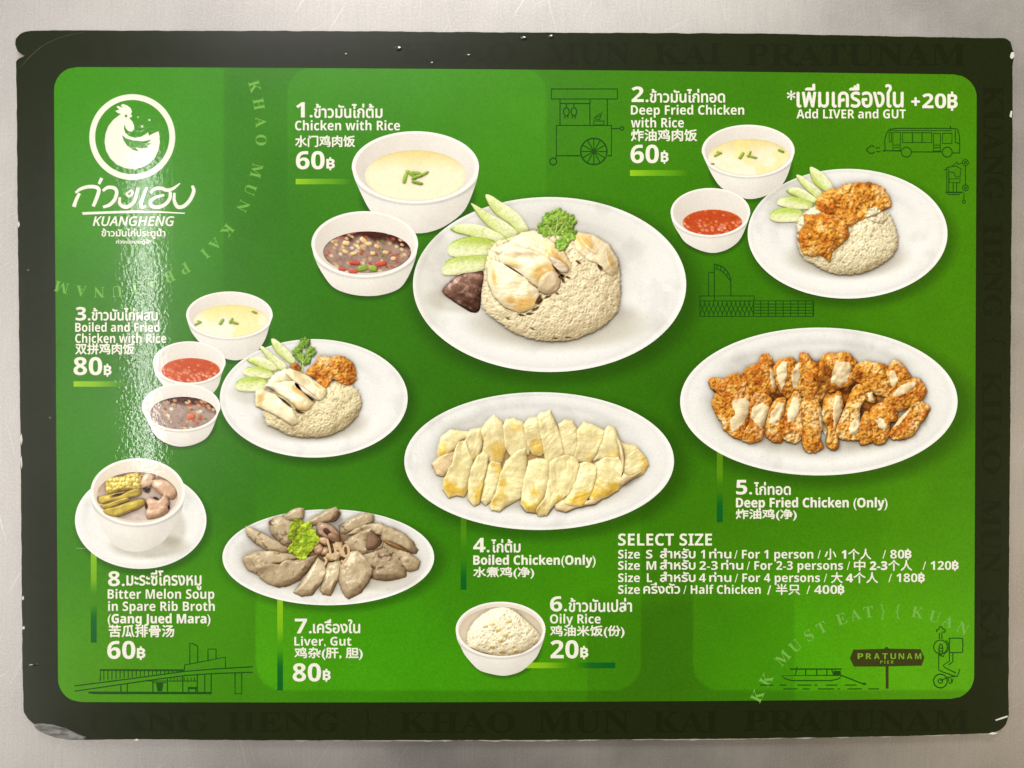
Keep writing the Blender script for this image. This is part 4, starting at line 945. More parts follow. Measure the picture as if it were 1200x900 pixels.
# ------------------------------------------------------------------ dish 5: deep fried chicken
K = 6.92
e1 = Z(830, 400, K); e2 = Z(960, 400, K)
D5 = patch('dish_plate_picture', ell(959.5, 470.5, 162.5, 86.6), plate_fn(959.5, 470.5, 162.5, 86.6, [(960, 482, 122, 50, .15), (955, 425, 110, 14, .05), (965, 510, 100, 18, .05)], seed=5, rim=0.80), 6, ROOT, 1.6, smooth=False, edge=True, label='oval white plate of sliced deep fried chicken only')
patch('gap_shade', [(838, 455), (850, 432), (890, 425), (960, 420), (1010, 425), (1050, 440), (1072, 460), (1075, 485), (1050, 502), (1010, 508), (960, 512), (900, 508), (865, 498), (845, 478)], crust_fn(3, 4, 0.40), 8, D5, 1.0, 2, 5)
pieces = [
    (e1, [(290, 260), (340, 210), (400, 190), (440, 120), (490, 130), (520, 190), (545, 280), (540, 380), (480, 420), (430, 430), (350, 430), (310, 390), (310, 310)], [(500, 220), (530, 240), (540, 340), (530, 400), (505, 330)], .12),
    (e1, [(540, 220), (570, 170), (620, 150), (690, 155), (700, 220), (680, 330), (700, 410), (640, 450), (600, 410), (570, 370), (545, 300)], [(550, 230), (590, 170), (640, 165), (635, 280), (620, 350), (590, 405), (570, 330)], 0),
    (e2, [(-80, 210), (20, 190), (60, 260), (70, 360), (0, 480), (-60, 470), (-110, 400)], None, 0),
    (e1, [(690, 250), (740, 170), (755, 105), (810, 125), (860, 180), (960, 190), (960, 300), (900, 330), (850, 430), (770, 440), (720, 410), (680, 350)], [(690, 230), (735, 170), (740, 280), (720, 380), (685, 370), (680, 310)], .10),
    (e2, [(20, 160), (60, 115), (130, 110), (220, 110), (290, 165), (300, 220), (280, 300), (240, 350), (170, 370), (90, 400), (60, 330), (10, 280)], [(90, 330), (110, 220), (140, 160), (240, 165), (260, 230), (220, 320), (170, 370), (130, 350)], 0),
    (e2, [(440, 390), (490, 310), (550, 300), (575, 380), (540, 440), (470, 430)], None, .06),
    (e2, [(275, 290), (300, 210), (370, 170), (450, 185), (520, 200), (555, 290), (500, 300), (460, 370), (430, 395), (370, 400), (330, 340)], None, 0),
    (e2, [(555, 240), (610, 165), (670, 200), (720, 260), (725, 300), (640, 360), (590, 390), (570, 320)], [(565, 250), (610, 235), (640, 330), (590, 380), (570, 330)], 0),
    (e2, [(340, 410), (400, 400), (440, 420), (440, 490), (380, 480)], [(390, 420), (430, 410), (435, 480), (400, 480)], .1),
    (e2, [(540, 470), (600, 380), (700, 330), (790, 310), (850, 390), (840, 440), (820, 480), (740, 510), (650, 560), (570, 530)], [(590, 430), (640, 370), (720, 330), (790, 335), (760, 380), (660, 440), (600, 450)], 0),
    (e1, [(20, 330), (60, 310), (130, 320), (180, 290), (250, 285), (300, 330), (290, 400), (350, 470), (340, 560), (300, 690), (270, 760), (200, 750), (130, 690), (110, 630), (60, 560), (45, 480), (75, 420), (30, 390)], [(195, 490), (250, 460), (310, 450), (345, 500), (330, 580), (290, 650), (240, 720), (190, 730), (170, 640), (220, 590), (200, 540)], 0),
    (e1, [(350, 470), (430, 440), (500, 480), (490, 600), (450, 720), (420, 790), (340, 810), (285, 780), (310, 700), (340, 640)], [(350, 530), (440, 500), (490, 530), (480, 620), (430, 710), (390, 680), (345, 620)], -.05),
    (e1, [(500, 560), (560, 480), (620, 480), (610, 590), (580, 680), (600, 780), (560, 810), (480, 760), (475, 690)], [(510, 570), (570, 490), (615, 500), (600, 580), (530, 680), (490, 660)], 0),
    (e1, [(750, 500), (830, 460), (885, 505), (915, 600), (912, 700), (900, 780), (920, 850), (820, 885), (770, 820), (760, 720), (760, 600)], [(880, 540), (910, 530), (950, 620), (969, 720), (950, 770), (910, 700)], 0),
    (e1, [(620, 600), (640, 520), (690, 430), (730, 440), (750, 500), (745, 620), (760, 740), (720, 800), (650, 800), (580, 740), (570, 680)], [(640, 560), (690, 440), (735, 470), (740, 580), (690, 640), (640, 660)], -.05),
    (e2, [(30, 600), (50, 460), (100, 450), (165, 430), (185, 560), (150, 680), (145, 740), (150, 830), (120, 860), (60, 820), (70, 720)], [(105, 560), (130, 430), (165, 440), (180, 560), (150, 660), (115, 700)], 0),
    (e2, [(150, 690), (200, 560), (270, 400), (330, 380), (360, 470), (320, 560), (330, 700), (320, 780), (200, 780), (150, 750)], [(240, 700), (290, 620), (330, 570), (325, 690), (300, 760), (240, 760)], -.06),
    (e2, [(335, 650), (380, 580), (440, 640), (440, 740), (430, 800), (340, 830), (330, 740)], None, .04),
    (e2, [(415, 580), (470, 520), (550, 520), (620, 570), (610, 650), (570, 660), (560, 760), (500, 820), (440, 800), (440, 700)], [(450, 640), (500, 625), (545, 670), (530, 720), (480, 700)], 0),
    (e2, [(580, 740), (640, 640), (720, 560), (800, 500), (870, 540), (870, 590), (800, 680), (740, 760), (640, 785), (590, 770)], [(600, 690), (680, 590), (750, 540), (720, 580), (640, 680)], 0)]
for i, (tr, pts, meat, dk) in enumerate(pieces):
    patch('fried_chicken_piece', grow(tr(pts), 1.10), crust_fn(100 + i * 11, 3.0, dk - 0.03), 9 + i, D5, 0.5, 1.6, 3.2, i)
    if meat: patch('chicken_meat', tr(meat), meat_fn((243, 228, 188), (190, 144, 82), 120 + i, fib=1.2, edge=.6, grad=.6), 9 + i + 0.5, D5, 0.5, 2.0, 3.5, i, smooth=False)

# ------------------------------------------------------------------ dish 7: liver and gut
g1 = Z(260, 590, 7.5); g2 = Z(380, 590, 7.5)
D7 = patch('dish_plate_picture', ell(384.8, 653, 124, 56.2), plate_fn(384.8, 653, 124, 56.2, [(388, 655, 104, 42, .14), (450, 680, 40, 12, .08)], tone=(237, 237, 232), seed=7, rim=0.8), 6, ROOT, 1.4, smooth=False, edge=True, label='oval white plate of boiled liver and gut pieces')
patch('gap_shade', [(310, 650), (330, 625), (370, 615), (420, 618), (455, 640), (460, 660), (440, 678), (400, 682), (350, 680), (325, 668)], liver_fn(5, (176, 144, 100), (70, 46, 26), .5, -.2), 8, D7, 1.0)
livers = [(g1, [(235, 215), (290, 230), (400, 290), (480, 330), (560, 370), (580, 400), (540, 430), (430, 420), (340, 370), (250, 290)], .5, 0),
          (g1, [(430, 170), (480, 130), (560, 140), (640, 180), (640, 300), (580, 370), (520, 340), (450, 270)], .4, .05),
          (g1, [(550, 110), (620, 60), (680, 40), (715, 50), (705, 130), (640, 150), (580, 140)], .5, 0),
          (g1, [(770, 160), (830, 110), (880, 100), (920, 60), (990, 40), (1030, 90), (990, 150), (900, 165), (820, 190)], .3, .05),
          (g2, [(150, 200), (260, 130), (340, 95), (410, 105), (420, 150), (380, 190), (280, 240), (200, 260), (160, 250)], .4, 0),
          (g2, [(220, 270), (300, 220), (400, 185), (480, 180), (545, 215), (520, 280), (440, 270), (350, 260)], .3, .05),
          (g2, [(520, 320), (540, 230), (600, 225), (690, 270), (760, 330), (803, 400), (790, 430), (740, 420), (660, 370), (580, 340)], .2, .05),
          (g2, [(500, 330), (560, 340), (640, 380), (740, 440), (820, 500), (800, 560), (740, 580), (690, 560), (640, 490), (560, 410), (490, 390)], .2, .02),
          (g2, [(330, 460), (400, 420), (540, 400), (620, 460), (690, 570), (690, 630), (600, 655), (500, 660), (420, 640), (440, 560), (360, 520)], .5, 0),
          (g2, [(200, 340), (260, 290), (340, 260), (400, 240), (500, 340), (490, 390), (420, 410), (330, 440), (260, 420)], .25, .1),
          (g1, [(210, 470), (300, 430), (440, 430), (600, 450), (640, 480), (560, 520), (460, 530), (350, 560), (330, 610), (250, 570), (215, 510)], .3, -.02),
          (g1, [(335, 560), (440, 530), (520, 540), (570, 505), (640, 510), (760, 480), (815, 460), (790, 540), (720, 610), (680, 660), (600, 700), (520, 718), (440, 690), (370, 640)], .2, .05),
          (g1, [(880, 740), (910, 620), (940, 540), (1030, 520), (1060, 600), (1000, 700), (960, 790), (900, 780)], .2, .08),
          (g1, [(655, 765), (720, 680), (800, 560), (840, 495), (890, 540), (905, 620), (860, 700), (800, 780), (720, 795)], .2, .04),
          (g2, [(160, 560), (230, 450), (290, 440), (340, 480), (410, 580), (400, 620), (320, 760), (220, 810), (180, 760), (145, 660)], .15, .1)]
for i, (tr, pts, sp, tn) in enumerate(livers):
    patch('liver_piece', grow(tr(pts), 1.16), liver_fn(140 + i * 3, (216, 199, 162), (108, 86, 62), sp * 1.3, tn - 0.02 - 0.28 * ((i * 0.618) % 1.0)), 9 + i, D7, 0.5, 0.9, 5, i, smooth=False)
patch('liver_piece', g2([(400, 240), (470, 290), (505, 340), (440, 400), (370, 390)]), const_fn((138, 110, 88), .12), 25, D7, 0.6)
patch('liver_piece', g1([(950, 150), (1000, 70), (1032, 90), (1000, 148)]), const_fn((140, 112, 86), .12), 25, D7, 0.6)
for pts in ([(520, 318), (580, 335), (660, 370), (740, 425), (700, 415), (620, 385), (540, 345)],):
    patch('liver_piece', g2(pts), const_fn((150, 116, 70), .1), 25, D7, 0.6)
patch('gizzard_slice', g1([(835, 190), (880, 165), (960, 190), (1030, 260), (1040, 330), (990, 330), (920, 320), (860, 270)]), meat_fn((196, 166, 138), (120, 88, 70), 9, edge=-.35), 25, D7, 0.6)
patch('gizzard_slice', g1([(895, 225), (920, 220), (950, 255), (940, 275), (910, 255)]), const_fn((92, 62, 52)), 26, D7, 0.5)
for i, (x, y, a, b, r_) in enumerate([(900, 330, 52, 30, .4), (985, 300, 60, 34, .6), (1030, 380, 40, 46, 0), (905, 420, 46, 34, -.3), (850, 400, 40, 50, .2), (960, 470, 50, 34, .2), (1060, 440, 40, 30, .8), (820, 330, 44, 40, .5), (1010, 460, 34, 44, .1)]):
    patch('gizzard_slice', g1(ell(x, y, a, b, 40, r_)), meat_fn(((206, 176, 138), (186, 150, 122), (222, 198, 156))[i % 3], (120, 86, 62), 300 + i), 26 + 0.1 * i, D7, 0.5, 0.8, 4, i, smooth=False)
k = Ink()
for pts in ([(925, 310), (950, 400), (960, 460), (1000, 480), (1000, 420), (985, 350)], [(900, 470), (920, 500), (900, 545)], [(1000, 340), (1040, 380), (1050, 440)]): k.curve(g1(pts), 2.6)
for pts in ([(170, 380), (195, 365), (215, 400), (210, 450), (180, 460), (165, 420), (170, 380)], [(200, 480), (170, 510), (150, 500)]): k.curve(g2(pts), 2.8)
k.done('gut_strip', 28, print_mat('pale_gut_ink', (212, 182, 140)), D7)
LET = [(590, 250), (600, 200), (640, 140), (690, 130), (720, 160), (780, 165), (800, 220), (840, 260), (850, 330), (820, 390), (780, 430), (740, 480), (690, 490), (640, 450), (590, 430), (590, 380), (610, 340), (590, 300)]
patch('lettuce_leaf', g1(LET), leaf_fn((204, 222, 70), (112, 152, 22), 8, 3.0), 29, D7, 0.5, 3.0, 3.0, 4, center=g1([(715, 310)])[0])

# ------------------------------------------------------------------ dish 8: bitter melon soup
F = Z(90, 530, 6.43)
D8 = patch('dish_plate_picture', ell(165, 609.6, 77, 57), plate_fn(165, 609.6, 77, 57, [(176, 640, 44, 14, .16), (200, 618, 18, 22, .12)], tone=(235, 235, 229), seed=8, rim=0.86), 6, ROOT, 1.3, smooth=False, edge=True, label='white saucer under the bitter melon soup bowl')
def broth(x, y, t, ux, uy):
    return mix((176, 138, 112), (208, 190, 178), sst(555, 590, y + 10 * (fbm(x, y, 9, 3) - 0.5))) * (1 + 0.2 * (fbm(x, y, 6, 5) - 0.5))[:, None]
B8 = bowl('soup_bowl_picture', ROOT, 8, 161.5, 576, 55.2, 39, [(216, 585), (212, 602), (205, 617), (191, 635), (175, 644), (157, 646.6), (142, 643), (130, 634), (117, 612), (110, 597), (106.6, 585)],
          (160.8, 581.5, 47.5, 28.5), broth, 'pork_rib_broth', 31, 0.35, label='white bowl of bitter melon and spare rib soup on saucer')
def corn(x, y, t, ux, uy):
    d, g, r, ox, oy = cells(x, y, 5.0, 7, 0.8); v = 0.65 - 0.6 * (ox * .3 + oy * .7) + .3 * (r - .5) - .5 * sst(.16, 0, g); return mix((170, 138, 40), (248, 232, 130), np.clip(v, 0, 1))
patch('corn_piece', F([(235, 200), (340, 185), (400, 165), (475, 165), (490, 260), (440, 280), (340, 290), (230, 310)]), corn, 11, B8, 0.6)
for i, pts in enumerate(([(165, 340), (250, 315), (340, 300), (470, 275), (480, 320), (380, 350), (250, 380), (175, 385)], [(190, 400), (280, 370), (370, 345), (400, 360), (300, 400), (220, 430)], [(200, 440), (320, 400), (480, 350), (520, 370), (500, 410), (400, 450), (280, 485)])):
    patch('bitter_melon_piece', F(pts), meat_fn((214, 190, 84), (118, 92, 34), 170 + i, fib=-0.3, L=(-.2, -1.0), grad=.7), 12 + i, B8, 0.6)
for i, pts in enumerate(([(490, 200), (530, 160), (590, 185), (560, 260), (500, 270)], [(560, 220), (640, 205), (720, 240), (750, 290), (740, 350), (690, 350), (600, 290)], [(535, 350), (620, 360), (670, 310), (700, 400), (680, 460), (590, 500), (530, 490)])):
    patch('pork_rib_piece', F(pts), meat_fn((228, 192, 160), (150, 104, 82), 180 + i, grad=.5), 15 + i, B8, 0.6, 0.8, 4, i)
for pts in ([(580, 335), (620, 352), (615, 362), (580, 345)], [(690, 395), (702, 420), (695, 432), (686, 415)], [(250, 325), (330, 310), (410, 280), (340, 322), (260, 345)], [(520, 370), (540, 400), (530, 440), (515, 410)], [(500, 265), (560, 260), (550, 310), (510, 300)]):
    patch('gap_shade', F(pts), const_fn((88, 58, 44)), 19, B8, 0.6)

# ------------------------------------------------------------------ dish 6: oily rice
I = Z(520, 690, 8.18)
B9 = bowl('rice_bowl_picture', ROOT, 8, 586.6, 737.6, 52.6, 32.6, [(637, 750), (633, 761), (627, 772), (613, 785), (601, 790), (588.5, 791.7), (573, 789), (560, 784), (546, 769), (540, 758), (536, 750)],
          (586.5, 741, 49, 30), const_fn((226, 212, 184), .05, 10), 'bowl_inside', 41, 0.3, label='white bowl of oily rice beside the sixth caption')
patch('rice_mound', I([(228, 530), (240, 400), (330, 280), (450, 200), (540, 175), (640, 190), (740, 260), (850, 360), (925, 460), (865, 545), (740, 615), (560, 640), (400, 615), (290, 575)]), grain_fn((250, 244, 212), (226, 206, 150), 2.4, 44, shade=0.20), 11, B9, 0.6, 0.8, 4)
for x, y in ((400, 355), (465, 335), (620, 310), (520, 390), (590, 440), (540, 490), (465, 550), (555, 600), (690, 600)):
    patch('rice_crumb', I([(x - 28, y + 8), (x - 5, y - 14), (x + 26, y - 6), (x + 22, y + 12), (x, y + 14)]), const_fn((224, 196, 128), .2), 13, B9, 0.5, 1.2, 2, int(x))

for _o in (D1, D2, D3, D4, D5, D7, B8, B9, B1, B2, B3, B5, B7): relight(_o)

# ------------------------------------------------------------------ captions (lettering)
def caption(name, title, lines, price, label):
    """title line is the part, the other lines and the price are its pieces"""
    k = Ink()
    for it in title: put(k, *it)
    o = k.done(name, 6, M_WHITE, ROOT, label)
    for nm, segs in lines:
        k = Ink()
        for it in segs: put(k, *it)
        k.done(nm, 6, M_WHITE, o)
    if price:
        k = Ink(); dig, b = price
        put(k, *dig); baht(k, *b); k.done('price_lettering', 6, M_WHITE, o)
    return o
TW, CW = 0.42, 0.40      # extra stroke weight for Thai and Chinese
def num(s, x0, x1, top, base): return (bold(s), x0, x1, top, base, 0.15, 'cap')
def thai(s, x0, x1, top, base, w=None): return (s, x0, x1, top, base, TW if w is None else w, 'ink')
def han(s, x0, x1, top, base): return (s, x0, x1, top, base, CW, 'ink')
def lat(s, x0, x1, top, base): return (bold(s), x0, x1, top, base, 0.22 if '(' in s else 0.0, 'cap')
caption('caption_lettering', [num('1.', 347, 366.5, 120, 137.6), thai('ข้าวมันไก่ต้ม', 368, 448.3, 121.5, 138.6)],
        [('english_lettering', [lat('Chicken with Rice', 345.8, 468.8, 141.6, 152.8)]), ('chinese_lettering', [han('水门鸡肉饭', 345.8, 416.3, 158.6, 172.6)])],
        (num('60', 346.8, 380.5, 177.5, 198.2), (382.5, 392.5, 184.3, 199.6)), 'first caption, Chicken with Rice')
caption('caption_lettering', [num('2.', 740, 760, 101.8, 119.6), thai('ข้าวมันไก่ทอด', 761.3, 849.6, 104.2, 120.6)],
        [('english_lettering', [lat('Deep Fried Chicken', 739.3, 872, 123.6, 134.4)]), ('english_lettering', [lat('with Rice', 739.3, 801.3, 138.4, 149.4)]), ('chinese_lettering', [han('炸油鸡肉饭', 739.3, 817, 151.3, 165.8)])],
        (num('60', 738.8, 772, 170, 191), (774.3, 783.4, 176.3, 192)), 'second caption, Deep Fried Chicken with Rice')
caption('caption_lettering', [num('3.', 88.8, 106.3, 360, 375.4), thai('ข้าวมันไก่ผสม', 107.5, 185, 360.6, 375.8)],
        [('english_lettering', [lat('Boiled and Fried', 88.3, 187, 378.4, 388.8)]), ('english_lettering', [lat('Chicken with Rice', 88.3, 195, 391.3, 401.8)]), ('chinese_lettering', [han('双拼鸡肉饭', 88.3, 158, 402, 415.6)])],
        (num('80', 86.3, 120, 418.8, 439.3), (121.8, 130.9, 426.3, 441.4)), 'third caption, Boiled and Fried Chicken with Rice')
caption('caption_lettering', [num('4.', 554.5, 573.8, 630.4, 647), thai('ไก่ต้ม', 575.6, 610, 631.6, 647.6)],
        [('english_lettering', [lat('Boiled Chicken(Only)', 554.5, 698, 651, 661.6)]), ('chinese_lettering', [han('水煮鸡(净)', 554.5, 626, 664, 678.3)])], None, 'fourth caption, Boiled Chicken (Only)')
caption('caption_lettering', [num('5.', 862.5, 881.3, 562.4, 579.2), thai('ไก่ทอด', 883.4, 926.6, 564.6, 580.2)],
        [('english_lettering', [lat('Deep Fried Chicken (Only)', 862.3, 1040, 583.6, 594.4)]), ('chinese_lettering', [han('炸油鸡(净)', 862, 933.6, 596.3, 610.2)])], None, 'fifth caption, Deep Fried Chicken (Only)')
caption('caption_lettering', [num('6.', 644.5, 664.5, 699, 716.2), thai('ข้าวมันเปล่า', 666.3, 740.6, 700.4, 717.2)],
        [('english_lettering', [lat('Oily Rice', 644.5, 703.8, 720, 730.5)]), ('chinese_lettering', [han('鸡油米饭(份)', 644.5, 731.8, 732.6, 747.6)])],
        (num('20', 645, 678, 750.5, 771.2), (680, 689.4, 756.8, 772.4)), 'sixth caption, Oily Rice')
caption('caption_lettering', [num('7.', 345.5, 365.5, 725, 742), thai('เครื่องใน', 366.8, 422.2, 725.4, 742.2)],
        [('english_lettering', [lat('Liver, Gut', 345, 411.8, 746.3, 756.5)]), ('chinese_lettering', [han('鸡杂(肝, 胆)', 345, 425.2, 758.3, 773.4)])],
        (num('80', 343, 376.3, 777.5, 798.2), (378.3, 387.6, 783.6, 798.8)), 'seventh caption, Liver, Gut')
caption('caption_lettering', [num('8.', 126.8, 146.3, 669.6, 686.6), thai('มะระซี่โครงหมู', 148.3, 236.3, 668, 691.6)],
        [('english_lettering', [lat('Bitter Melon Soup', 126.3, 251.3, 690.6, 701.6)]), ('english_lettering', [lat('in Spare Rib Broth', 126.8, 251.8, 705, 715.8)]), ('english_lettering', [lat('(Gang Jued Mara)', 126.3, 246.8, 719.6, 730.2)]),
         ('chinese_lettering', [han('苦瓜排骨汤', 127.5, 204.4, 732, 746.8)])],
        (num('60', 125.8, 158.8, 751.3, 771.8), (160.5, 170.5, 757.3, 773.2)), 'eighth caption, Bitter Melon Soup in Spare Rib Broth')
# top right: extra liver and gut
k = Ink(); put(k, '*', 922, 932, 106, 117.6, 0.35, 'ink'); put(k, *thai('เพิ่มเครื่องใน', 933.3, 1058.8, 98.3, 126.4, 0.65)); put(k, '+', 1067.5, 1078, 114, 124.4, 0.55, 'ink'); put(k, *num('20', 1080.5, 1108.6, 110, 126.8)); baht(k, 1110, 1122, 107.4, 130)
o = k.done('extra_note_lettering', 6, M_WHITE, ROOT, 'note about adding liver and gut for twenty baht')
k = Ink(); put(k, *lat('Add LIVER and GUT', 933.3, 1061.3, 128.4, 138.8)); k.done('english_lettering', 6, M_WHITE, o)
# size list
k = Ink(); put(k, bold('SELECT SIZE'), 724.3, 834.3, 625.3, 639.2, 0.0, 'cap'); SEL = k.done('size_list_lettering', 6, M_WHITE, ROOT, 'size list headed SELECT SIZE')
def row(base, segs, b):
    k = Ink()
    for s, x0, x1 in segs:
        if any('\u0e00' <= ch <= '\u0e7f' for ch in s):
            hi = 12.2 if any(ch in s for ch in 'ำั') else 11.8
            if 'ครึ่ง' in s: hi = 13.4
            put(k, s, x0, x1, base - hi, base, 0.38, 'ink')
        elif any(ord(ch) > 0x4e00 and ord(ch) < 0x9fff for ch in s): put(k, bold(s), x0, x1, base - 11.6, base + 1.4, 0.3, 'ink')
        elif s == '/': put(k, s, x0, x1, base - 10, base + 1, 0.2, 'ink')
        else: put(k, bold(s), x0, x1, base - 10, base, 0.0, 'cap')
    baht(k, b, b + 7.8, base - 11.4, base + 1.4)
    k.done('size_row_lettering', 6, M_WHITE, SEL)
row(654.4, [('Size', 724.3, 749.8), ('S', 757, 764.5), ('สำหรับ', 773.3, 815), ('1', 821, 826), ('ท่าน', 831, 857), ('/ For 1 person /', 860.5, 961.6), ('小', 966, 980), ('1个人', 986, 1021), ('/ 80', 1034, 1059.6)], 1060.2)
row(667.6, [('Size', 724.3, 749.8), ('M', 757.5, 769), ('สำหรับ', 773.3, 815), ('2-3', 819.5, 841), ('ท่าน', 845, 871), ('/ For 2-3 persons /', 875, 996), ('中', 1000.5, 1014), ('2-3个人', 1019, 1069), ('/ 120', 1081, 1114.6)], 1115.4)
row(682.0, [('Size', 724.3, 749.8), ('L', 758, 764), ('สำหรับ', 773.3, 815), ('4', 819, 827), ('ท่าน', 831, 857), ('/ For 4 persons /', 861, 969), ('大', 973.5, 987.5), ('4个人', 991, 1029), ('/ 180', 1041, 1075)], 1075.8)
row(695.8, [('Size', 724.3, 749.8), ('ครึ่งตัว', 753.8, 797), ('/ Half Chicken', 800.8, 891.4), ('/', 899, 903.6), ('半只', 909, 937.6), ('/ 400', 945, 981)], 981.6)

# fading bars beside the captions (printed gradients on the green)
def bar(x0, y0, x1, y1, stops, vert=False):
    n = 40; t = np.linspace(0, 1, n)
    if vert: a = np.stack([np.full(n, x0), y0 + t * (y1 - y0)], 1); b = np.stack([np.full(n, x1), y0 + t * (y1 - y0)], 1)
    else: a = np.stack([x0 + t * (x1 - x0), np.full(n, y0)], 1); b = np.stack([x0 + t * (x1 - x0), np.full(n, y1)], 1)
    V = np.vstack([a, b]); g = green(V[:, 0], V[:, 1])
    ts = np.r_[t, t]; al = np.interp(ts, [s[0] for s in stops], [s[2] for s in stops])
    cc = np.stack([np.interp(ts, [s[0] for s in stops], [s[1][i] for s in stops]) for i in range(3)], 1)
    c = g * (1 - al[:, None]) + cc * al[:, None]
    i = np.arange(n - 1); F_ = np.stack([i, i + 1, n + i + 1, n + i], 1)
    flat('gradient_bar', V, F_, 3, M_PHOTO, ROOT, lin(c))
LG, DG = (146, 196, 26), (6, 92, 32)
bar(346.5, 209.6, 412, 216, [(0, LG, 1), (.5, (110, 172, 24), .8), (1, LG, 0)])
bar(738.3, 199.4, 806, 206.2, [(0, LG, 1), (.5, (110, 172, 24), .8), (1, LG, 0)])
bar(86.3, 446.8, 150, 453.2, [(0, LG, 1), (.4, LG, .8), (1, LG, 0)])
bar(615, 776.3, 721, 783, [(0, LG, 1), (.25, LG, .7), (.5, LG, 0), (.55, DG, 0), (.75, DG, .8), (1, DG, 1)])
bar(325, 700, 331.6, 809, [(0, LG, .9), (.35, LG, .6), (.5, LG, 0), (.55, DG, 0), (.75, DG, .9), (1, DG, 1)], True)
bar(106.5, 640, 113.3, 753, [(0, LG, .9), (.35, LG, .6), (.5, LG, 0), (.6, DG, 0), (.75, DG, .9), (1, DG, 1)], True)
bar(540, 600, 546.6, 691, [(0, LG, .35), (.3, LG, .2), (.5, LG, 0), (.6, DG, 0), (.85, DG, .9), (1, DG, 1)], True)
bar(840, 520, 847, 612, [(0, LG, .5), (.4, LG, .3), (.55, LG, 0), (.6, DG, 0), (.8, DG, .9), (1, DG, 1)], True)

# ------------------------------------------------------------------ logo
J = Z(60, 90, 4.5)
k = Ink(); k.line(ell(155.1, 160.7, 46.9, 46.9, 120), 6.8, True); LOGO = k.done('logo_ring', 4, M_WHITE, ROOT, 'white round rooster logo')
roo = [(428, 205), (420, 198), (427, 185), (420, 166), (402, 152), (380, 143), (367, 150), (378, 164), (352, 153), (345, 160), (360, 173), (338, 180), (350, 190), (368, 196), (352, 208), (328, 227), (302, 260), (287, 300), (282, 345), (290, 390), (312, 430), (345, 462), (390, 482), (430, 487), (475, 480), (515, 460), (545, 430), (565, 390), (573, 345), (571, 310), (566, 287), (540, 298), (515, 312), (511, 292), (495, 306), (470, 318), (440, 322), (410, 312), (391, 295), (384, 275), (386, 250), (394, 272), (407, 287), (425, 289), (437, 278), (438, 258), (428, 236), (416, 222), (412, 216), (424, 213)]
poly('logo_rooster', J(roo), 4, M_WHITE, LOGO)
poly('logo_wing', J([(375, 308), (395, 325), (430, 335), (480, 340), (530, 332), (506, 350), (530, 352), (500, 365), (516, 372), (480, 378), (445, 373), (466, 395), (430, 385), (400, 362), (382, 335)]), 6, M_CUT, LOGO)
poly('logo_eye', ell(147.8, 136, 1.5, 1.7, 16), 6, M_CUT, LOGO)
for x, y, r_ in ((480, 262, 11), (518, 228, 10), (458, 213, 7)):
    a = np.arange(8) * math.pi / 4; rr = np.where(np.arange(8) % 2 == 0, r_, r_ * 0.3)
    poly('logo_star', J(np.stack([x + rr * np.cos(a + .78), y + rr * np.sin(a + .78)], 1)), 4, M_WHITE, LOGO)
k = Ink()
for pts, w in ([[(120, 686), (132, 650), (150, 614)], [3.8, 3.4, 2.8]], [[(128, 612), (155, 592), (195, 580), (235, 582), (252, 598), (240, 640), (222, 684)], [2.0, 3.0, 3.4, 3.6, 3.6, 3.6, 3.2]],
               [[(267, 534), (252, 566)], [3.2, 2.4]], [[(272, 602), (298, 584), (330, 586), (346, 606), (336, 645), (310, 674), (274, 688)], [2.6, 3.2, 3.4, 3.4, 3.4, 3.4, 2.6]],
               [[(408, 606), (426, 600), (428, 618), (410, 630), (398, 618), (412, 606)], 2.6], [[(362, 636), (362, 668), (385, 686), (415, 680), (442, 650), (458, 585)], [2.4, 3.2, 3.6, 3.6, 3.6, 3.0]],
               [[(505, 582), (488, 625), (474, 668), (478, 688), (500, 684)], [2.8, 3.4, 3.8, 3.6, 2.4]],
               [[(524, 614), (545, 592), (580, 588), (610, 598), (642, 590), (680, 562)], [2.4, 3.2, 3.4, 3.4, 3.0, 1.2]], [[(628, 606), (626, 640), (600, 674), (556, 688), (526, 676), (528, 652), (556, 634), (596, 624)], [2.8, 3.4, 3.4, 3.4, 3.4, 3.2, 3.0, 2.2]],
               [[(650, 612), (650, 655), (668, 686), (700, 682), (732, 650), (752, 604), (744, 574)], [2.4, 3.2, 3.6, 3.6, 3.6, 3.6, 2.6]]): k.curve(J(pts), [v * 1.22 for v in w] if hasattr(w, '__len__') else w)
k.done('logo_script_lettering', 4, M_WHITE, LOGO)
poly('logo_underline', J([(163, 714), (167, 728), (300, 722), (430, 718), (580, 718), (705, 723), (705, 717), (580, 709), (430, 705), (300, 709)]), 4, M_WHITE, LOGO)
k = Ink(); put(k, italic('KUANGHENG'), 108.8, 204.5, 253.4, 265, 0.32, 'ink'); k.done('logo_name_lettering', 4, M_WHITE, LOGO)
k = Ink(); put(k, 'ข้าวมันไก่ประตูน้ำ', 119, 194, 267.6, 280, 0.28, 'ink'); k.done('logo_tagline_lettering', 4, M_WHITE, LOGO)
k = Ink(); put(k, 'ก่วงเฮงประตูน้ำ', 136, 177, 280.4, 287, 0.2, 'ink'); k.done('logo_tagline_lettering', 4, M_WHITE, LOGO)

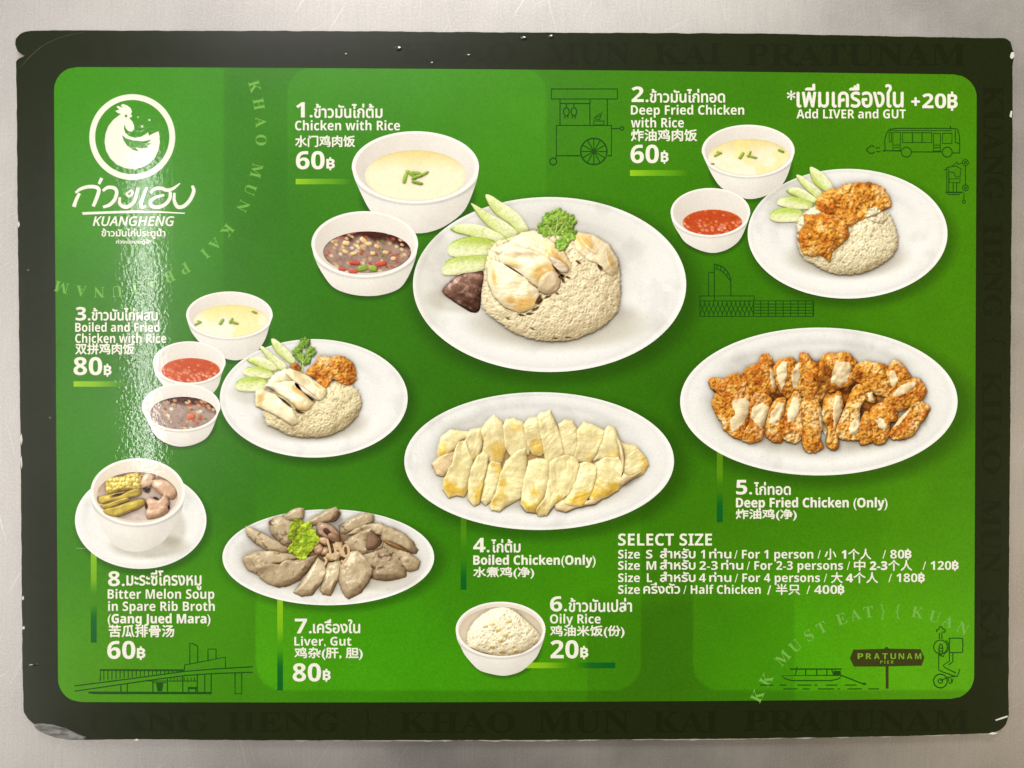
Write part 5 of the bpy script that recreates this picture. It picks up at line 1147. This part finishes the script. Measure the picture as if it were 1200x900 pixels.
# ------------------------------------------------------------------ serif ring lettering and border lettering
def arc_text(name, items, cx, cy, r, h, mat, parent, level, wid=None, label=None, ymax=None):
    k = Ink()
    for ch, ang in items:
        if ch == ' ': continue
        V, F_ = glyphs(serif(ch)); a = V.min(0); b = V.max(0)
        s = h / CAPH
        lx = (V[:, 0] - (a[0] + b[0]) / 2) * s; ly = V[:, 1] * s
        ca, sa = math.cos(ang), math.sin(ang)                 # outward direction (photo y down)
        ox, oy = ca, sa; tx, ty = -sa, ca                     # clockwise tangent
        X = cx + (r + ly) * ox + lx * tx; Y = cy + (r + ly) * oy + lx * ty
        q = np.stack([X, Y], 1)
        if ymax is not None and q[:, 0].max() > ymax: q[:, 0] = np.minimum(q[:, 0], ymax)
        k.add(q, F_)
    k.done(name, level, mat, parent, label)
CAPH = glyphs(bold('H'))[0][:, 1].max()
pts = np.array([(297, 102), (307, 150), (309, 172), (262, 272), (235, 302), (200, 325), (118, 343), (75, 338)], float)
Am = np.c_[2 * pts, np.ones(len(pts))]; sol = np.linalg.lstsq(Am, (pts ** 2).sum(1), rcond=None)[0]
acx, acy = sol[0], sol[1]; ar = math.sqrt(sol[2] + acx ** 2 + acy ** 2)
txt = 'KHAO MUN KAI PRATUNAM'
wd = {' ': 0.62, 'I': 0.55, 'M': 1.2}
ws = np.array([wd.get(c, 1.0) for c in txt]); cum = np.cumsum(ws) - ws / 2
a0 = math.atan2(102 - acy, 297 - acx); a1 = math.atan2(338 - acy, 72 - acx)
arc_text('ring_lettering', [(c, a0 + (a1 - a0) * (u - cum[0]) / (cum[-1] - cum[0])) for c, u in zip(txt, cum)], acx, acy, ar - 6.5, 13, M_PALE, ROOT, 3, label='pale serif lettering on an arc around the logo')
pos = {'K0': (885, 814), 'K1': (896, 795), 'M': (915, 769), 'U': (930, 755), 'S': (946, 742), 'T': (961, 732), 'E': (984.5, 721), 'A': (1001, 716), 'T2': (1017, 712.5), '}': (1034, 714), '{': (1052, 714), 'K2': (1076, 714.5), 'U2': (1096, 720), 'A2': (1112, 726), 'N': (1129, 735)}
arc_text('ring_lettering', [(n[0], math.atan2(y - 889, x - 1045)) for n, (x, y) in pos.items()], 1045, 889, 167.5, 13.5, M_PALE, ROOT, 3, label='pale serif lettering on an arc above the pier sign', ymax=1140.5)

def line_text(items, horizontal=True, rot=False):
    k = Ink()
    for s, x0, x1, t, b in items:
        V, F_ = glyphs(serif(s)); a = V.min(0); c = V.max(0)
        if not rot:
            X = x0 + (V[:, 0] - a[0]) / (c[0] - a[0]) * (x1 - x0); Y = b - (V[:, 1] - a[1]) / (c[1] - a[1]) * (b - t)
        else:                                                  # reading downwards, tops to the right
            Y = x0 + (V[:, 0] - a[0]) / (c[0] - a[0]) * (x1 - x0); X = t + (V[:, 1] - a[1]) / (c[1] - a[1]) * (b - t)
        k.add(np.stack([X, Y], 1), F_)
    return k
line_text([('KUANG', 84, 250, 49, 72), ('HENG', 284, 400, 49, 72), ('}', 430, 437, 48, 74), ('KHAO', 470, 604, 49.5, 73), ('MUN', 640, 738, 50, 75), ('KAI', 766, 846, 50, 75), ('PRATUNAM', 874, 1132, 51, 77)]).done('border_lettering', 2, M_BORDERTXT, ROOT, 'dark serif lettering along the top border')
line_text([('KUANG', 62, 246, 834, 858), ('HENG', 266, 398, 834, 858), ('}', 428, 434, 832, 861), ('KHAO', 468, 604, 834, 859), ('MUN', 630, 738, 833, 859), ('KAI', 765, 842, 833, 858), ('PRATUNAM', 872, 1136, 832, 857)]).done('border_lettering', 2, M_BORDERTXT, ROOT, 'dark serif lettering along the bottom border')
line_text([('KUANG', 100, 235, 1152, 1176), ('HENG', 262, 372, 1152, 1175), ('{', 396, 404, 1150, 1178), ('KHAO', 434, 556, 1151, 1174), ('MUN', 584, 672, 1150, 1173), ('KAI', 700, 776, 1150, 1173)], rot=True).done('border_lettering', 2, M_BORDERTXT, ROOT, 'dark serif lettering along the border beside the bus drawing')
line_text([('PRATUNAM', 150, 400, 31, 54), ('MUN', 436, 524, 33, 56), ('KHAO', 560, 680, 34, 57), ('HENG', 700, 812, 36, 58)], rot=True).done('border_lettering', 2, M_BORDERTXT, ROOT, 'dark serif lettering along the border beside the logo')

# ------------------------------------------------------------------ line drawings
LW = 1.3
T = Z(600, 0, 4)
def S(f, pts): return np.asarray(f(pts))
k = Ink(); w = 1.0
def rc(k, f, x0, y0, x1, y1, w=1.0): k.line(f([(x0, y0), (x1, y0), (x1, y1), (x0, y1)]), w, True)
rc(k, T, 185, 417, 494, 464, 1.2)
for x in (225, 365, 447): k.line(T([(x, 464), (x, 586)]), w)
k.line(T([(228, 485), (365, 485)]), w)
for x in (255, 290):
    k.line(T([(x, 485), (x, 503)]), w); k.line(T(ell(x, 524, 13, 19, 24)), w, True); k.line(T([(x - 6, 541), (x - 8, 555)]), w); k.line(T([(x + 6, 541), (x + 8, 555)]), w)
k.line(T([(320, 730), (208, 730), (208, 588), (466, 588), (466, 730), (448, 730)]), 1.2)
k.line(T([(466, 603), (508, 603)]), w); k.ring(600 + 516 / 4, 602 / 4, 2.0, w); k.ring(600 + 383.5 / 4, 710 / 4, 15.4, 1.3)
for i in range(12):
    a = i * math.pi / 6; k.line(T([(383.5 + 8 * math.cos(a), 710 + 8 * math.sin(a)), (383.5 + 60 * math.cos(a), 710 + 60 * math.sin(a))]), 0.9)
k.fill(T(ell(383.5, 710, 12, 12, 20))); k.ring(600 + 193 / 4, 757 / 4, 4, 1.1); k.line(T([(208, 730), (204, 744)]), w)
rc(k, T, 383, 567, 431, 585); k.line(T([(385, 556), (398, 543), (423, 526), (411, 560), (390, 559), (418, 540)]), w)
k.done('cart_drawing', 3, M_LINE, ROOT, 'line drawing of a chicken rice cart')
T = Z(900, 0, 4); k = Ink(); w = 0.9
k.curve(T([(538, 706), (548, 705), (548, 655), (560, 618), (592, 603), (700, 602), (868, 603), (892, 620), (898, 660), (898, 700), (898, 717)]), w, 6)
k.line(T([(898, 717), (862, 717)]), w); k.line(T([(672, 712), (816, 712)]), w); k.line(T([(538, 706), (624, 708)]), w)
for x in (648, 840): k.ring(900 + x / 4, 713 / 4, 5.8, w)
rc(k, T, 630, 622, 767, 668, w); k.line(T([(677, 622), (677, 668)]), w); k.line(T([(722, 622), (722, 668)]), w)
rc(k, T, 585, 620, 620, 705, w); rc(k, T, 775, 625, 808, 708, w); rc(k, T, 818, 625, 862, 672, w); rc(k, T, 568, 620, 578, 665, w); k.line(T([(878, 612), (878, 668), (896, 672)]), w)
for y in (680, 692): k.line(T([(588, y), (617, y)]), .7); k.line(T([(778, y), (806, y)]), .7)
k.line(T([(572, 603), (572, 612), (862, 612)]), .7); k.line(T([(855, 590), (855, 603)]), w)
k.curve(T([(498, 690), (488, 682), (474, 690), (462, 700), (470, 712), (486, 720), (500, 712)]), w); k.line(T([(504, 693), (524, 693)]), w); k.line(T([(508, 711), (528, 711)]), w)
k.done('bus_drawing', 3, M_LINE, ROOT, 'line drawing of a city bus')
k = Ink(); w = 0.8
k.line(T([(838, 785), (838, 900)]), w); k.line(T([(847, 790), (847, 900)]), w); k.line(T([(826, 798), (838, 790)]), w)
k.line(T([(838, 785), (880, 778), (905, 792), (900, 828), (880, 830), (872, 810), (850, 805)]), w); rc(k, T, 850, 838, 900, 856, w); k.line(T([(868, 856), (868, 900)]), w); k.line(T([(884, 856), (884, 900)]), w)
k.line(T([(862, 780), (886, 758), (890, 770), (912, 765)]), w); k.ring(900 + 925 / 4, 762 / 4, 3.4, w); k.ring(900 + 925 / 4, 762 / 4, 1.2, w); k.line(T([(925, 776), (925, 864)]), w); k.ring(900 + 925 / 4, 880 / 4, 3.4, w); k.ring(900 + 925 / 4, 880 / 4, 1.2, w)
k.line(T([(832, 902), (912, 902)]), 1.4); k.line(T([(842, 912), (900, 912)]), w); k.line(T([(918, 902), (918, 940)]), w); k.ring(900 + 918 / 4, 945 / 4, 1.8, w)
k.done('motorbike_drawing', 3, M_LINE, ROOT, 'line drawing of a delivery bike below the bus')
T = Z(600, 225, 4); k = Ink(); w = 0.95
k.line(T([(922, 485), (922, 378), (946, 378)]), w); k.line(T([(948, 508), (948, 338)]), w)
k.curve(T([(948, 338), (985, 350), (1010, 375), (1024, 410), (1026, 485)]), w); k.curve(T([(950, 358), (982, 370), (1004, 392), (1022, 415)]), .8)
for a, b in (((960, 342), (962, 362)), ((978, 347), (980, 368)), ((996, 360), (992, 380)), ((1012, 380), (1004, 395))): k.line(T([a, b]), .8)
k.line(T([(880, 510), (880, 487), (1135, 487), (1135, 510)]), w); rc(k, T, 880, 510, 1414, 583, w); k.line(T([(1132, 510), (1132, 583)]), w)
n = 12
for i in range(n):
    x = 882 + i * 20.8; k.curve(T([(x, 512), (x + 3, 530), (x + 10, 548), (x + 19, 566), (x + 21, 582)]), .75); k.curve(T([(x + 21, 512), (x + 18, 530), (x + 10, 548), (x + 2, 566), (x, 582)]), .75)
for y in (525, 540, 554, 568): k.line(T([(1135, y), (1414, y)]), .7)
for i in range(8): k.line(T([(1166 + i * 35, 510), (1166 + i * 35, 583)]), .85)
k.done('building_drawing', 3, M_LINE, ROOT, 'line drawing of a tower above a lattice podium')
T = Z(0, 675, 4); k = Ink(); w = 1.0
k.line(T([(350, 515), (600, 483), (865, 447), (1000, 436), (1185, 425)]), w); k.line(T([(350, 540), (690, 490), (870, 466), (1000, 457), (1185, 451)]), w)
k.line(T([(470, 492), (470, 438), (865, 440)]), w); k.line(T([(470, 443), (865, 445)]), .7)
for x in range(487, 860, 19): k.line(T([(x, 440), (x, 492 - (x - 470) * 0.115)]), .75)
k.line(T([(890, 412), (890, 315), (908, 318), (927, 330), (927, 406)]), w); k.line(T([(975, 397), (975, 342), (1013, 342), (1013, 390)]), w)
k.line(T([(865, 440), (865, 417), (1057, 380), (1057, 432)]), w); k.line(T([(1102, 456), (1102, 552), (1133, 552), (1133, 455)]), w)
k.line(T([(960, 462), (960, 552)]), w); k.line(T([(990, 460), (990, 552)]), w); k.line(T([(415, 546), (990, 548)]), 1.9); k.line(T([(430, 552), (990, 552)]), .7)
for x, y in ((567, 512), (597, 506), (717, 490), (785, 482), (857, 470), (925, 464)): k.line(T([(x, y), (x, 546)]), w)
k.line(T([(690, 492), (925, 492)]), .8); k.line(T([(715, 500), (785, 500)]), .7)
for x in range(800, 925, 16): k.line(T([(x, 476), (x, 492)]), .7)
k.fill(T([(732, 502), (766, 502), (760, 540), (738, 540)])); k.line(T([(880, 525), (922, 525)]), 2.0); k.line(T([(885, 525), (885, 545)]), w); k.line(T([(918, 525), (918, 545)]), w)
k.done('station_drawing', 3, M_LINE, ROOT, 'line drawing of an elevated railway station')
T = Z(860, 680, 4); k = Ink(); w = 1.0
k.line(T([(262, 416), (505, 416)]), 1.2); k.line(T([(224, 447), (468, 445), (505, 447), (490, 462), (455, 470), (270, 470), (238, 460)]), w, True)
for a, b in (((296, 405), (288, 447)), ((336, 416), (336, 446)), ((388, 416), (388, 446)), ((436, 416), (436, 446)), ((458, 416), (468, 446))): k.line(T([a, b]), w)
k.fill(T([(466, 424), (500, 424), (502, 444), (470, 444)])); k.line(T([(500, 444), (612, 488)]), 1.1); k.line(T([(606, 484), (618, 486)]), 2.0)
for y, segs in ((491, ((122, 184), (215, 245), (298, 362), (376, 392), (432, 484), (520, 574))), (509, ((232, 298), (322, 355), (394, 470), (487, 497), (532, 600), (630, 680)))):
    for a, b in segs: k.line(T([(a, y), (b, y)]), 0.95)
k.done('boat_drawing', 3, M_LINE, ROOT, 'line drawing of a canal boat on water')
T = Z(900, 675, 4)
SIGN = poly('pier_sign_drawing', T([(400, 345), (545, 341), (552, 333), (560, 333), (566, 340), (715, 343), (733, 382), (720, 420), (565, 423), (565, 528), (552, 528), (551, 424), (402, 424), (384, 384)]), 3, M_SIGN, ROOT, label='dark pier sign reading PRATUNAM PIER')
k = Ink(); t_ = 'PRATUNAM'
for i, ch in enumerate(t_):
    x = 420 + i * (278 / 7.25); k.add(*[(lambda V, F_: (np.stack([900 + (x + (V[:, 0] - V[:, 0].min()) / (np.ptp(V[:, 0])) * (26 if ch != 'M' else 30)) / 4, 675 + (389 - V[:, 1] / CAPH * 27) / 4], 1), F_))(*glyphs(bold(ch)))][0])
k.done('sign_lettering', 5, M_SIGNTXT, SIGN)
k = Ink(); put(k, bold('P I E R'), 1031.5, 1047, 774.0, 777.6, 0, 'cap'); k.done('sign_lettering', 5, M_SIGNTXT, SIGN)
T = Z(900, 675, 4); k = Ink(); w = 0.95
k.curve(T([(792, 262), (790, 252), (800, 250), (802, 240), (812, 238), (820, 248), (830, 252), (828, 262), (815, 262)]), w); k.line(T([(803, 268), (803, 295)]), w); k.line(T([(815, 268), (815, 295)]), w)
k.ring(900 + 808 / 4, 675 + 332 / 4, 8.0, w); k.curve(T([(832, 300), (845, 318), (845, 345), (832, 362)]), w); k.line(T(ell(810, 345, 9, 26, 24)), w, True); k.line(T([(802, 352), (820, 352)]), w); k.line(T([(802, 338), (820, 338)]), w); k.line(T([(804, 372), (822, 378), (828, 356)]), w)
k.line(spline(T([(853, 292), (905, 292), (912, 300), (912, 350), (904, 358), (856, 358), (850, 350), (850, 300)]), 4), w, True)
k.line(T([(800, 365), (800, 440), (815, 448), (870, 468), (888, 470), (900, 434)]), w); k.line(T([(850, 358), (850, 400), (820, 418), (830, 430), (882, 455)]), w); k.line(T([(866, 360), (866, 402), (846, 416)]), w)
k.ring(900 + 808 / 4, 675 + 492 / 4, 8.0, 1.1); k.ring(900 + 808 / 4, 675 + 492 / 4, 2.6, w); k.line(T([(808, 490), (845, 474), (880, 470)]), w); k.line(T([(845, 474), (850, 505), (862, 500), (868, 480)]), w); k.line(T([(858, 478), (860, 500)]), w)
k.done('scooter_drawing', 3, M_LINE, ROOT, 'line drawing of a delivery scooter beside the pier sign')

LW = 1.0
# ------------------------------------------------------------------ wear: peeled film and torn white core at the corners and edges
def lip():
    # thin, broken white rim of the film along the near edge
    e = np.array([(100, 866.6), (180, 866.4), (300, 867.4), (450, 867.4), (600, 867.2), (750, 866.4), (900, 865), (1000, 863.6), (1100, 861.2), (1165, 859.0)])
    x = np.arange(102, 1166, 1.5); y = np.interp(x, e[:, 0], e[:, 1])
    w = np.clip((fbm(x, x * 0, 30, 5, 4) - 0.40) * 6.0, 0.0, 1.25) + 0.7 * np.clip((fbm(x, x * 0, 9, 8, 2) - 0.62) * 8, 0, 1)
    a = np.stack([x, y - 0.5], 1); b = np.stack([x, y + 0.25 + w], 1); n = len(x)
    V = np.vstack([P(a, ZTOP - 0.0004), P(b, ZTOP - 0.0009)]); V[n:, 1] -= 0.0003 * (w > 0.05); i = np.arange(n - 1)
    keep = (w[:-1] > 0.05) | (w[1:] > 0.05)
    F_ = np.stack([i, i + 1, n + i + 1, n + i], 1)[keep]
    link_mesh('film_lip', V, up(V, F_), M_FRAY, ROOT)
lip()
def chip(name, pts, h, mat, level=1.0, curl=0.0):
    """small torn flake with thickness; curl lifts its outer end"""
    q = np.asarray(pts, float); m = len(q); c = q.mean(0)
    t = P(q, ZTOP + level * LAYER + h); b = P(q, ZTOP - 0.0002); r_ = np.hypot(*(q - c).T); t[:, 2] += curl * (r_ / r_.max()) ** 2
    cc = P([c], ZTOP + level * LAYER + h * 1.6)
    V = np.vstack([t, b, cc]); i = np.arange(m); j = (i + 1) % m
    Fq = [(a, d, m + d, m + a) for a, d in zip(i, j)] + [(2 * m, int(a), int(d)) for a, d in zip(i, j)]
    return link_mesh(name, V, [tuple(int(v) for v in f) for f in Fq], mat, ROOT)
BLp = [(40.5, 848), (50, 847.5), (62, 849), (76, 853), (88, 858.5), (101, 864), (98, 866.4), (84, 866.8), (66, 864.4), (54, 860), (45, 855.5), (41, 851)]
patch_o = chip('peeled_film', BLp, 0.00025, M_FILM, 1, 0.0004); patch_o['label'] = 'grey film exposed at the torn corner below the station drawing'
for pts in ([(1166, 843.6), (1174, 840.6), (1180.6, 838.6), (1181, 840.2), (1174, 842.6), (1167, 844.6)], [(1183.6, 66), (1185, 61.5), (1187.8, 61), (1188.6, 66), (1186.2, 69), (1184.4, 68.6)], [(1183, 136.4), (1184.4, 130), (1186.2, 130), (1185.4, 138)],
            [(1158, 860.0), (1163, 858), (1169, 859), (1164, 861)], 
            [(157, 867), (160, 865.6), (163, 867.2), (160, 868.2)], [(23.8, 512), (25.4, 508), (26.4, 516), (25, 522)], [(24.2, 538), (25.4, 534), (26.2, 545), (25, 550)],
            [(25.6, 700), (27.6, 698), (28.2, 702), (26.4, 703.4)], [(25.8, 735), (28.6, 733.4), (29, 737), (26.6, 737.6)], [(20.6, 262), (22.4, 259), (23.2, 264), (21.6, 267)],):
    chip('torn_edge_flake', pts, 0.00006, M_FRAY)
def blister(x, y, rx, ry, h):
    n, m = 14, 5; V = [P([(x, y)], ZTOP + 4 * LAYER + h)[0]]
    for i in range(1, m + 1):
        f = i / m; p = P(ell(x, y, rx * f, ry * f, n), 0); p[:, 2] = ZTOP + 3 * LAYER + h * (0.5 + 0.5 * math.cos(math.pi * f)); V += list(p)
    V = np.array(V); j = np.arange(n); T_ = [np.stack([np.zeros(n, int), 1 + j, 1 + (j + 1) % n], 1)]
    for i in range(m - 1):
        a = 1 + i * n; b = a + n; T_ += [np.stack([a + j, b + j, b + (j + 1) % n], 1), np.stack([a + j, b + (j + 1) % n, a + (j + 1) % n], 1)]
    o = link_mesh('laminate_blister', V, up(V, np.vstack(T_)), M_BORDER, ROOT)
    for p in o.data.polygons: p.use_smooth = True
for q in ((467, 57, 4.5, 3.0, 3.2e-4), (405, 64, 2.5, 2.0, 2.0e-4), (506, 74, 2.0, 1.6, 1.6e-4), (549, 65, 2.6, 1.8, 2.0e-4), (614, 45, 4.0, 2.4, 3.0e-4), (646, 43, 3.2, 2.4, 2.6e-4), (60, 489, 2.6, 1.6, 1.6e-4), (34, 316, 2.0, 1.4, 1.4e-4), (40, 779, 6.0, 1.8, 2.4e-4)): blister(*q)
k = Ink(); k.curve([(24, 80), (30, 72), (38, 64), (50, 54), (66, 46), (84, 40.5), (100, 38)], [0.5, 0.9, 1.1, 0.7, 0.6, 0.4]); k.done('crease_line', 3, print_mat('crease_grey', (70, 70, 48)), ROOT)
k = Ink(); k.curve([(183, 361), (188, 366), (192, 375), (194.5, 384)], [0.3, 0.6, 0.4]); k.curve([(89, 642), (95, 642.6), (101, 642.2)], [0.4, 0.7, 0.3]); k.done('scratch_line', 9, print_mat('scratch_pale', (150, 186, 120)), ROOT)
